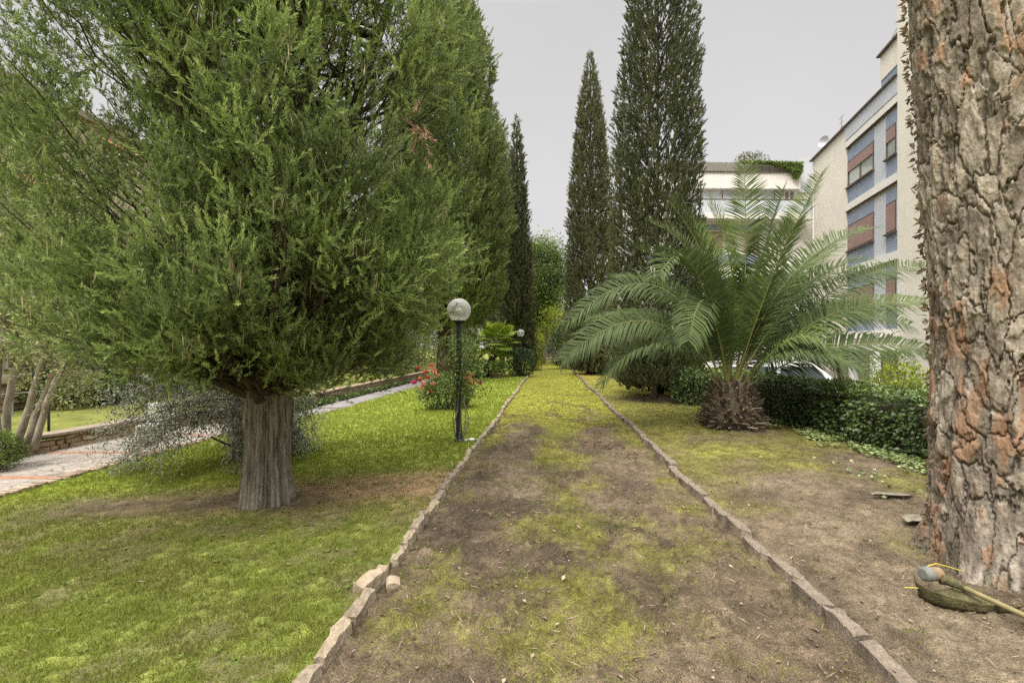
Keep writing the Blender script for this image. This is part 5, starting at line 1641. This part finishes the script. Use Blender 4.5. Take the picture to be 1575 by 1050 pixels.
# ------------------------------------------------------------------ middle distance along the path
def fan_palm(label, x, y, h, lean, nleaf, rad, seed, cat="palm tree"):
    r = np.random.default_rng(seed)
    z0 = float(zg(x, y))
    t = thing("fan_palm", label, cat, (x, y, z0))
    P = curve((0, 0, -.08), (lean, -.05, 1), h, (0, 0, .15), 10)
    g = Geo(); g.tube(P, np.linspace(.20, .15, 10), 12)
    n = 900; i = r.random(n) * 8.99; i0 = i.astype(int); B = P[i0] + (P[i0 + 1] - P[i0]) * (i - i0)[:, None]; a = r.random(n) * 6.28
    o = np.stack([np.cos(a), np.sin(a), r.normal(size=n) * .1], -1)
    g.leaves(B + o * .16, o * .6 + np.array([0, 0, -.6]) + r.normal(size=(n, 3)) * .3, .12 + .1 * r.random(n), .03, tint=np.clip(r.normal(size=n) * .2 + .3, 0, 1))
    g.build("trunk", M['palmtrunk'], t)
    top = P[-1]
    for k in range(nleaf):
        a = k * 2.4 + r.normal() * .2; el = R(75 - 105 * (k / nleaf) + r.normal() * 6)
        d = np.array([math.cos(a) * math.cos(el), math.sin(a) * math.cos(el), math.sin(el)])
        Lp = rad * (.5 + .12 * r.random())
        st = curve(top, d, Lp, (0, 0, -.35), 6)
        c = st[-1]; d2 = unit(st[-1] - st[-2])
        sv = unit(np.cross(d2, [0, 0, 1.]) + 1e-5); nv = np.cross(sv, d2)
        m_ = 26
        th = np.linspace(-2.0, 2.0, m_)
        D = d2 * np.cos(th)[:, None] + sv * np.sin(th)[:, None] + nv * .12
        g = Geo()
        L = rad * .5 * (1 - .22 * np.abs(th) / 2) * (.92 + .12 * r.random(m_))
        ct = np.clip(.55 + r.normal() * .14 + .15 * (el > 0), 0, 1)
        half = unit(D); wv = np.cross(half, nv); w = rad * .055
        m1 = c + half * (L * .6)[:, None]; e = m1 + unit(half + np.array([0, 0, -.45])) * (L * .4)[:, None]
        V = np.stack([np.repeat(c[None], m_, 0), m1 + wv * w * .75 , e, m1 - wv * w * .75], 1)
        g.add(V.reshape(-1, 3), np.arange(m_ * 4).reshape(-1, 4), tint=np.clip(ct + r.normal(size=m_) * .06, 0, 1))
        lf = g.build("leaf", M['fan'], t)
        Geo().tube(st, np.linspace(.018, .010, 6), 5).build("stalk", M['rachis'], lf)
fan_palm("bright yellow-green fan palm with a dark leaning trunk left of the path", X_at(745, 27.5), 27.5, 2.1, .42, 26, 1.45, 121)
shrub("round_bush", "dense round clipped dark-green bush where the left edging stones end", X_at(801, 26.5), 26.5, 1.62, 1.5, 1.62, 122, M['broad_dark'], 4200, .085, lump=.06, box=.45)
shrub("yellow_shrub", "upright yellow-green shrub behind the distant globe lamp", X_at(820, 34), 34, 1.6, 1.4, 2.7, 123, M['yellow'], 3000, .13, lump=.22)
shrub("shrub", "leafy shrub under the pale cypress left of the fan palm", X_at(708, 28.5), 28.5, 2.2, 1.5, 2.6, 124, M['broad'], 4200, .10)
shrub("shrub", "low dark strappy shrub at the foot of the fan palm", X_at(738, 26.3), 26.3, 1.7, 1.0, 1.0, 125, M['broad_dark'], 1800, .17, lw=.2)
x, y = X_at(765, 25.6), 25.6
t = thing("planter", "round pale stone planter standing on the lawn before the fan palm", "planter", (x, y, float(zg(x, y)) + .02))
Geo().lathe([(.001, 0), (.30, 0), (.34, .04), (.30, .08), (.24, .10), (.28, .16), (.42, .27), (.45, .28), (.45, .32), (.40, .32), (.36, .25), (.001, .24)], 26).build("bowl", M['slab'], t, smooth=False)
shrub("potted_plant", "loose light-green plant growing in the pale stone planter", x, y, 1.15, 1.0, .75, 126, M['broad'], 1500, .09, z0=float(zg(x, y)) + .24, cat="plant")

broadleaf("broadleaf_tree", "airy olive-green tree closing the view at the far end of the path", "tree", X_at(835, 47), 47, -.1, 12.6, 2.9, 9.4, 131, M['broad'], 300, 110, .20, .5, tr=.2, shell=.35)
broadleaf("broadleaf_tree", "low yellow-green tree at the far end of the path, right of the airy one", "tree", X_at(858, 44), 44, -.1, 5.4, 1.5, 3.6, 132, M['yellow'], 90, 50, .16, .4, tr=.12)
broadleaf("broadleaf_tree", "dull green tree behind the airy one at the far end of the path", "tree", X_at(805, 56), 56, -.1, 11, 3.4, 10, 133, M['broad_dark'], 200, 80, .22, .6, tr=.2)
shrub("round_shrub", "rounded dark shrub on the right at the far end of the path", X_at(868, 36), 36, 2.4, 2.2, 3.1, 134, M['broad_dark'], 4200, .13, lump=.12)
shrub("shrub", "low clipped hedge shrub at the end of the right edging stones", X_at(905, 34.5), 34.5, 3.0, 1.2, .85, 135, M['broad_dark'], 2200, .12, box=.7, lump=.08)
shrub("shrub", "loose leafy shrub between the two right-hand cypresses", X_at(928, 30), 30, 2.4, 2.0, 2.6, 136, M['broad'], 2600, .14)
shrub("shrub", "variegated pale shrub behind the thick dark cypress", X_at(960, 27), 27, 2.2, 1.8, 1.9, 137, M['pale_leaf'], 2400, .13)
shrub("shrub", "dark leafy shrub left of the palm stump at the hedge", X_at(1068, 13.2), 13.2, 1.3, 1.1, 1.0, 138, M['hedge'], 2600, .07)
shrub("yellow_bush", "yellow-tinged bush behind the hedge near the pine", X_at(1392, 11.6), 11.6, 1.9, 1.3, 2.0, 139, M['yellow'], 3600, .085, z0=-.86, lump=.25)
shrub("shrub", "green shrub behind the hedge just left of the yellow-tinged bush", X_at(1368, 14.5), 14.5, 1.6, 1.3, 2.35, 140, M['broad'], 2400, .09, z0=-.86)

# end of the path: dark railing and a pale house
t = thing("railing", "low dark railing across the far end of the path", "fence", (X_at(838, 49), 49, -.05))
for k in range(-4, 5):
    Geo().tube([(k * .8, 0, -.1), (k * .8, 0, .75)], .03, 6).build("post", M['black'], t)
g = Geo()
for z in (.72, .40, .1): g.box((-3.4, -.015, z), (3.4, .015, z + .04))
g.build("rail", M['black'], t)
t = thing("distant_house", "small pale pinkish house glimpsed at the end of the path", "house", (X_at(842, 60), 60, -.1))
Geo().box((-4, 0, -.2), (4, 6, 4.2)).build("wall", M['plaster_p'], t)
Geo().box((-4.3, -.3, 4.2), (4.3, 6.3, 4.5)).build("roof", M['slab'], t)
for xx in (-2.6, -.4, 1.6):
    w = Geo().box((xx, -.05, .9), (xx + 1.2, -.002, 2.3)).build("window", M['frame_w'], t)
    Geo().box((xx + .08, -.07, .98), (xx + 1.12, -.052, 2.22)).build("pane", M['pane'], w)

# ------------------------------------------------------------------ buildings
def window(g_parent, x0, x1, z0, z1, y=-.0, mull=1, shut=0.0, pane='pane', frame='frame_w', sill=True):
    """recess frame, panes, roller shutter let down by the fraction shut"""
    f = Geo(); t = .06
    f.box((x0, y - .05, z0), (x0 + t, y + .03, z1)); f.box((x1 - t, y - .05, z0), (x1, y + .03, z1))
    f.box((x0 + t, y - .05, z1 - t), (x1 - t, y + .03, z1)); f.box((x0 + t, y - .05, z0), (x1 - t, y + .03, z0 + t))
    for k in range(1, mull + 1):
        xm = x0 + (x1 - x0) * k / (mull + 1)
        f.box((xm - .035, y - .045, z0 + t), (xm + .035, y + .025, z1 - t))
    w = f.build("window", M[frame], g_parent)
    if shut < 1:
        zt = z1 - t - (z1 - z0 - 2 * t) * shut
        Geo().box((x0 + t, y - .012, z0 + t), (x1 - t, y + .008, zt)).build("pane", M[pane], w)
    if shut > 0:
        zb = z1 - t - (z1 - z0 - 2 * t) * shut
        s = Geo(); n = max(2, int((z1 - t - zb) / .07)); zz = np.linspace(zb, z1 - t, n + 1)
        for a, b in zip(zz[:-1], zz[1:]):
            s.box((x0 + t * .6, y - .062, a + .004), (x1 - t * .6, y - .03, b - .002))
        s.box((x0 + t * .6, y - .035, zb), (x1 - t * .6, y - .022, z1 - t))
        s.build("shutter", M['shutter'], w)
    if sill:
        Geo().box((x0 - .06, y - .14, z0 - .06), (x1 + .06, y + .0, z0 - .004)).build("sill", M['trim'], w)
    return w

def right_block():
    Fp, Np = np.array([16.8, 27.0]), np.array([14.77, 18.44])
    d = (Np - Fp) / np.linalg.norm(Np - Fp)
    rz = math.atan2(d[1], d[0])
    t = thing("apartment_block", "beige apartment block with blue panels and red shutters behind the pine", "building", (Fp[0], Fp[1], -.86), rz=rz)
    Zo = -.86
    def fx(u):          # facade x for a picture column
        k = (u - U0) / F_PX
        s = (Fp[0] - k * Fp[1]) / (k * d[1] - d[0])
        return s
    def fz(u, v):
        s = fx(u); Y = Fp[1] + d[1] * s
        return CAMZ - (v - V0) / F_PX * Y - Zo
    xb0, xb1 = fx(1302), fx(1383)
    top = 12.85
    # facade fields: blank wall, bay with bands, stair tower
    Geo().box((0, 0, 0), (xb0, 9, top)).build("wall", M['plaster'], t)
    Geo().box((xb0, .12, 0), (xb1, 9, top)).build("bay_wall", M['plaster'], t)
    Geo().box((xb1, -.06, 0), (xb1 + 9, 9, 19)).build("stair_tower", M['plaster'], t)
    # floor slabs / sills across the bay
    fl = [3.02, 6.02, 9.02, 12.02]
    for z in fl:
        Geo().box((xb0 - .02, -.03, z - .16), (xb1 - .003, .12, z + .16)).build("floor_band", M['plaster_w'], t)
        Geo().box((xb0 - .02, -.05, z - .19), (xb1 - .003, .10, z - .163)).build("band_edge", M['trim'], t)
    Geo().box((xb0 - .02, -.05, 12.20), (xb1 - .003, .12, 12.84)).build("roof_band", M['panel_g'], t)
    Geo().box((-.15, -.14, top + .003), (xb1 - .003, 9.1, top + .07)).build("cornice", M['trim'], t)
    w0, w1, n0, n1 = fx(1303.5), fx(1342), fx(1360.5), fx(1376.5)
    for k, z in enumerate(fl[:3]):
        za, zb = z + .165, z + 2.84 - .165 + .0
        # wide window field, pale strip, narrow window field
        Geo().box((w1 + .003, .06, za), (n0 - .003, .115, zb)).build("pale_panel", M['panel_g'], t)
        for (a, b, mu) in ((xb0 + .003, w1, 2), (n0, xb1 - .003, 0)):
            zl, zu = za + .78, zb - .50
            Geo().box((a, .05, za), (b, .115, zl)).build("blue_panel", M['panel_b'], t)
            Geo().box((a, .05, zu), (b, .115, zb)).build("blue_panel", M['panel_b'], t)
            b2 = b if mu else n1
            window(t, a + .02, b2 - .02, zl + .02, zu - .02, y=.085, mull=1 if mu else 0, shut=(1.0, 1.0, .40)[k] if mu else (1., 1., .45)[k], pane='pane_g', frame='trim')
            if not mu:
                Geo().box((n1, .05, zl), (b, .115, zu)).build("pale_panel", M['panel_g'], t)
    # set-back attic
    a0 = fx(1345)
    Geo().box((a0, .25, top + .07), (xb1 - .003, 8, top + .72)).build("attic_base", M['panel_b'], t)
    Geo().box((a0, .22, top + .72), (xb1 - .003, 8, top + 1.75)).build("attic_wall", M['plaster'], t)
    Geo().box((a0 - .1, .1, top + 1.753), (xb1 - .003, 8.1, top + 1.83)).build("attic_cornice", M['trim'], t)
    # ground floor: portico with white piers
    Geo().box((xb0 - 1.2, -.9, 2.35), (xb1 - .003, -.003, 2.62)).build("canopy", M['plaster_w'], t)
    for xx in (xb0 - 1.0, fx(1340), xb1 - .3):
        Geo().box((xx, -.85, 0), (xx + .26, -.6, 2.347)).build("pier", M['white'], t)
    # roof clutter
    a = Geo(); 
    a.tube([(fx(1352), 1.2, top + 1.8), (fx(1352), 1.2, top + 4.2)], .018, 6)
    for z, L in ((4.1, .5), (3.9, .42), (3.7, .36)): a.tube([(fx(1352) - L, 1.2, top + z), (fx(1352) + L, 1.2, top + z)], .012, 5)
    a.tube([(fx(1352) - 1.6, 1.2, top + 3.15), (fx(1352) + .5, 1.2, top + 4.0)], .012, 5)
    a.build("aerial", M['greymetal'], t)
    a = Geo(); a.tube([(fx(1268), .8, top), (fx(1268), .8, top + 1.7)], .02, 6)
    for z, L in ((1.6, .3), (1.35, .25), (1.1, .2)): a.tube([(fx(1268) - L, .8, top + z), (fx(1268) + L, .8, top + z)], .014, 5)
    a.build("aerial", M['greymetal'], t)
    dsh = Geo(); ph = np.linspace(0.02, 1.0, 8); dsh.lathe(np.stack([.42 * np.sin(ph) / math.sin(1), .22 * (1 - np.cos(ph)) / (1 - math.cos(1))], -1), 26)
    o = dsh.build("satellite_dish", M['panel_g'], t, smooth=True); o.location = (.35, .5, top + .85); o.rotation_euler = (R(80), 0, R(35)); o.scale = (.72, .72, .8)
    Geo().tube([(.35, .62, top), (.35, .62, top + .65)], .03, 8).build("dish_mast", M['greymetal'], t)
    # drain pipe on the blank wall
    Geo().tube([(.25, -.05, 0), (.25, -.05, 12.3)], .045, 8).build("drainpipe", M['plaster_w'], t)
right_block()

def white_wing():
    Yc = 27.3
    x0, x1 = X_at(1000, Yc), X_at(1249, Yc)
    t = thing("white_building", "white building with a planted roof terrace behind the palm", "building", (x0, Yc, -.86), rz=R(1.5))
    W = x1 - x0
    fx = lambda u: (u - 1000) / (1249 - 1000) * W
    fz = lambda v: CAMZ - (v - V0) / F_PX * Yc + .86
    zs_ = {k: fz(v) for k, v in dict(par=264, win_t=288.5, win_b=310, bal_b=331, b2=343, b3=372).items()}
    wing = fx(1235)
    Geo().box((0, .4, 0), (W + 1.6, 9, zs_['par'])).build("wall", M['plaster_w'], t)
    # top storey: upper band stands proud of the windows
    Geo().box((0, 0, zs_['win_t']), (wing, .397, zs_['par'])).build("upper_band", M['plaster_w'], t)
    Geo().box((-.05, -.08, zs_['par'] + .003), (wing + .05, .5, zs_['par'] + .05)).build("band_edge", M['trim'], t)
    for (a, b, mu, pane) in ((1052, 1078, 1, 'pane_l'), (1079, 1115, 1, 'pane_l'), (1150, 1162, 0, 'pane_l'), (1200, 1213, 0, 'pane_l')):
        window(t, fx(a), fx(b), zs_['win_b'] - .35, zs_['win_t'] - .01, y=.36, mull=mu, shut=0, pane=pane, sill=False)
    for (a, b) in ((1117, 1149), (1163, 1198)):
        Geo().box((fx(a), .30, zs_['win_b'] - .35), (fx(b), .397, zs_['win_t'] - .003)).build("grey_panel", M['panel_g'], t)
    window(t, fx(1214), fx(1231), zs_['bal_b'] + .3, zs_['win_t'] - .01, y=.36, mull=1, shut=0, pane='pane', sill=False)
    # balcony parapet and slab
    Geo().box((0, -.45, zs_['bal_b']), (fx(1236), -.36, zs_['win_b'])).build("balcony_panel", M['panel_g'], t)
    Geo().box((-.02, -.47, zs_['win_b'] + .003), (fx(1236) + .02, -.34, zs_['win_b'] + .05)).build("balcony_rail", M['trim'], t)
    Geo().box((0, -.5, zs_['bal_b'] - .28), (fx(1248), .397, zs_['bal_b'] - .003)).build("balcony_slab", M['plaster_w'], t)
    g = Geo().box((fx(1236) + .003, -.42, zs_['bal_b']), (fx(1248), -.40, zs_['win_b'] - .05)); g.build("balcony_glass", M['panel_g'], t)
    # lower storeys
    for k in range(3):
        zt = zs_['bal_b'] - .42 - 3.0 * k; zb = zt - 2.2
        if zb < 0: break
        Geo().box((0, .33, zt - .32), (fx(1180), .397, zt)).build("blue_panel", M['panel_b'], t)
        for (a, b) in ((1055, 1085), (1088, 1118), (1150, 1176)):
            window(t, fx(a), fx(b), zb + .5, zt - .33, y=.36, mull=1, shut=(1., .6, 1.)[k] if a != 1088 else .85, pane='pane', sill=False)
        Geo().box((0, .33, zb - .1), (fx(1180), .397, zb + .48)).build("blue_panel", M['panel_b'], t)
        Geo().box((fx(1184), -.45, zb - .72), (fx(1248), .397, zb - .5)).build("balcony_slab", M['plaster_w'], t)
    # roof terrace: reed screen, hanging greenery, glass room, chimney
    zt = zs_['par'] + .05
    g = Geo(); r = np.random.default_rng(151)
    n = 260
    for k in range(n):
        xx = k / n * wing
        g.box((xx, .02 + r.random() * .02, zt), (xx + wing / n * .9, .05 + r.random() * .02, zt + .5 + r.random() * .05), tint=r.random())
    g.build("reed_screen", M['reed'], t)
    fo = Geo(); n = 3600
    q = r.random(n) ** .6; xx = fx(1135) + (wing - fx(1135)) * q
    dz = r.random(n) * (.10 + .34 * sstep(.35, .9, q) + .55 * np.exp(-((xx - fx(1226)) / .28) ** 2))
    fo.leaves(np.stack([xx, -.08 - .14 * r.random(n), zt + .56 - dz], -1), r.normal(size=(n, 3)) * .5 + np.array([0, -.4, -.8]), .10 + .08 * r.random(n), .05, tint=np.clip(.5 + r.normal(size=n) * .2, 0, 1))
    fo.build("hanging_greenery", M['broad'], t)
    zr = zt + .02
    g = Geo()
    for xx in (fx(1178), fx(1200), fx(1220)): g.box((xx - .03, 1.9, zr - .1), (xx + .03, 1.96, zr + 1.0))
    g.box((fx(1178) - .1, 1.85, zr + 1.0), (fx(1247), 4, zr + 1.06)); g.build("roof_room_frame", M['greymetal'], t)
    Geo().box((fx(1178) + .04, 1.92, zr - .1), (fx(1220) - .04, 1.94, zr + .995)).build("roof_room_glass", M['pane_l'], t)
    g = Geo().box((fx(1226), 1.0, zr - .1), (fx(1236), 1.5, zr + .72)); g.box((fx(1222), .9, zr + .84), (fx(1239), 1.6, zr + .92))
    for a_ in (1227, 1234): g.box((fx(a_), 1.05, zr + .72), (fx(a_) + .06, 1.11, zr + .84))
    g.build("chimney", M['trim'], t)
    Geo().box((fx(1238), .30, zs_['par'] - 1.0), (W + .28, 1.2, zs_['par'] + 1.0)).build("grey_return", M['panel_g'], t)
    return t, fx, zt
tw_, fxw, ztw = white_wing()
shrub("roof_plant", "small bushy plant standing on the roof terrace of the white building", X_at(1155, 27.8), 27.9, 1.7, 1.0, .95, 152, M['olive'], 900, .13, z0=ztw - .86 + .25, cat="plant", lump=.35)

def left_house():
    t = thing("apartment_building", "pinkish apartment house with orange awnings hidden behind the trees at far left", "building", (-21.0, 16, -.2), rz=R(90) - math.atan(SK))
    # local x runs away along the path, local y into the house (left)
    Geo().box((-6, 0, 0), (34, 10, 12.6)).build("wall", M['plaster_p'], t)
    Geo().box((-6.4, -.4, 12.603), (34.4, 10.4, 12.9)).build("cornice", M['slab'], t)
    for fl in range(4):
        z = .9 + fl * 3.1
        for k in range(9):
            x = -4.6 + k * 4.2
            window(t, x, x + 1.5, z, z + 1.6, y=-.02, mull=1, shut=(.0, .5, 1., .3)[(k + fl) % 4], frame='white')
            if (k + fl) % 2 == 0:
                V = np.array([(x - .3, -.06, z + 2.0), (x + 1.8, -.06, z + 2.0), (x + 1.8, -1.1, z + 1.45), (x - .3, -1.1, z + 1.45)])
                V = np.concatenate([V, V + np.array([0, 0, -.03])])
                Geo().add(V, [(0, 1, 2, 3), (7, 6, 5, 4), (0, 4, 5, 1), (1, 5, 6, 2), (2, 6, 7, 3), (3, 7, 4, 0)]).build("awning", M['orange'], t)
left_house()

# ------------------------------------------------------------------ van parked behind the hedge
def van():
    Y = 15.4
    t = thing("parked_van", "white van with dark glass parked behind the hedge by the palm", "van", (X_at(1183, Y), Y, -.93), rz=R(-4))
    prof = [(-2.3, .42), (-2.36, .9), (-2.34, 1.3), (-2.22, 1.98), (-1.9, 2.08), (.75, 2.08), (1.05, 2.02), (1.30, 1.80), (1.78, 1.22), (2.30, 1.04), (2.46, .85), (2.48, .42), (1.9, .34), (-1.9, .34)]
    W = .92
    n = len(prof)
    g = Geo()
    def ring(y, inset):
        out = []
        for x, z in prof:
            k = inset * sstep(1.0, 2.1, z)
            out.append((x, y - math.copysign(float(k), y), z))
        return out
    V = np.array(ring(-W, .13) + ring(W, .13), float)
    Q = [((i + 1) % n, i, i + n, (i + 1) % n + n) for i in range(n)]
    g.add(V, Q)
    g2 = []
    c0 = len(V)
    cen = np.array([(0, -W + .05, 1.0), (0, W - .05, 1.0)])
    g.v.append(cen)
    T = [(c0, i, (i + 1) % n) for i in range(n)] + [(c0 + 1, (i + 1) % n + n, i + n) for i in range(n)]
    g.t.append(np.array(T)); g.tt.append(np.full(len(T), .5)); g.tm.append(np.zeros(len(T))); g.n += 2
    g.build("body", M['vanpaint'], t)
    def side_y(z, s): return s * (W - .13 * float(sstep(1.0, 2.1, z)) + .006)
    for s in (-1, 1):
        for pts in ([(-.15, 1.22), (.0, 1.95), (.95, 1.96), (1.14, 1.78), (1.54, 1.24)], [(-2.1, 1.24), (-2.05, 1.93), (-1.2, 1.95), (-1.2, 1.24)], [(-1.1, 1.24), (-1.1, 1.95), (-.12, 1.95), (-.27, 1.24)]):
            V = [(x, side_y(z, s), z) for x, z in pts] + [(x, side_y(z, s) - s * .03, z) for x, z in pts]
            m_ = len(pts)
            Qs = [(i, (i + 1) % m_, (i + 1) % m_ + m_, i + m_) for i in range(m_)]
            Ts = [(0, i, i + 1) for i in range(1, m_ - 1)]
            if s > 0: Ts = [(a, c, b) for a, b, c in Ts]
            Geo().add(np.array(V), Qs, Ts).build("window", M['vanglass'], t)
    wv = np.array([(1.09, -.72, 1.995), (1.09, .72, 1.995), (1.335, .76, 1.775), (1.335, -.76, 1.775), (1.775, .80, 1.245), (1.775, -.80, 1.245)]) + np.array([.018, 0, .014])
    Geo().add(wv, [(0, 1, 2, 3), (3, 2, 4, 5)]).build("windscreen", M['vanglass'], t)
    for x in (-1.5, 1.55):
        for s in (-1, 1):
            w = Geo().tube([(x, s * .70, .33), (x, s * .93, .33)], .33, 22).build("wheel", M['tyre'], t)
            Geo().tube([(x, s * .925, .33), (x, s * .94, .33)], .2, 16).build("rim", M['greymetal'], w)
    for s in (-1, 1):
        Geo().box((2.30, s * .62 - .16, .72), (2.475, s * .62 + .16, .9)).build("headlight", M['pane_l'], t)
        Geo().box((1.28, s * 1.0 - .09, 1.25), (1.40, s * 1.0 + .09, 1.50)).build("mirror", M['black'], t)
    Geo().box((-2.4, -.9, .36), (-2.3, .9, .55)).build("bumper", M['black'], t)
    Geo().box((2.42, -.88, .36), (2.53, .88, .55)).build("bumper", M['black'], t)
van()
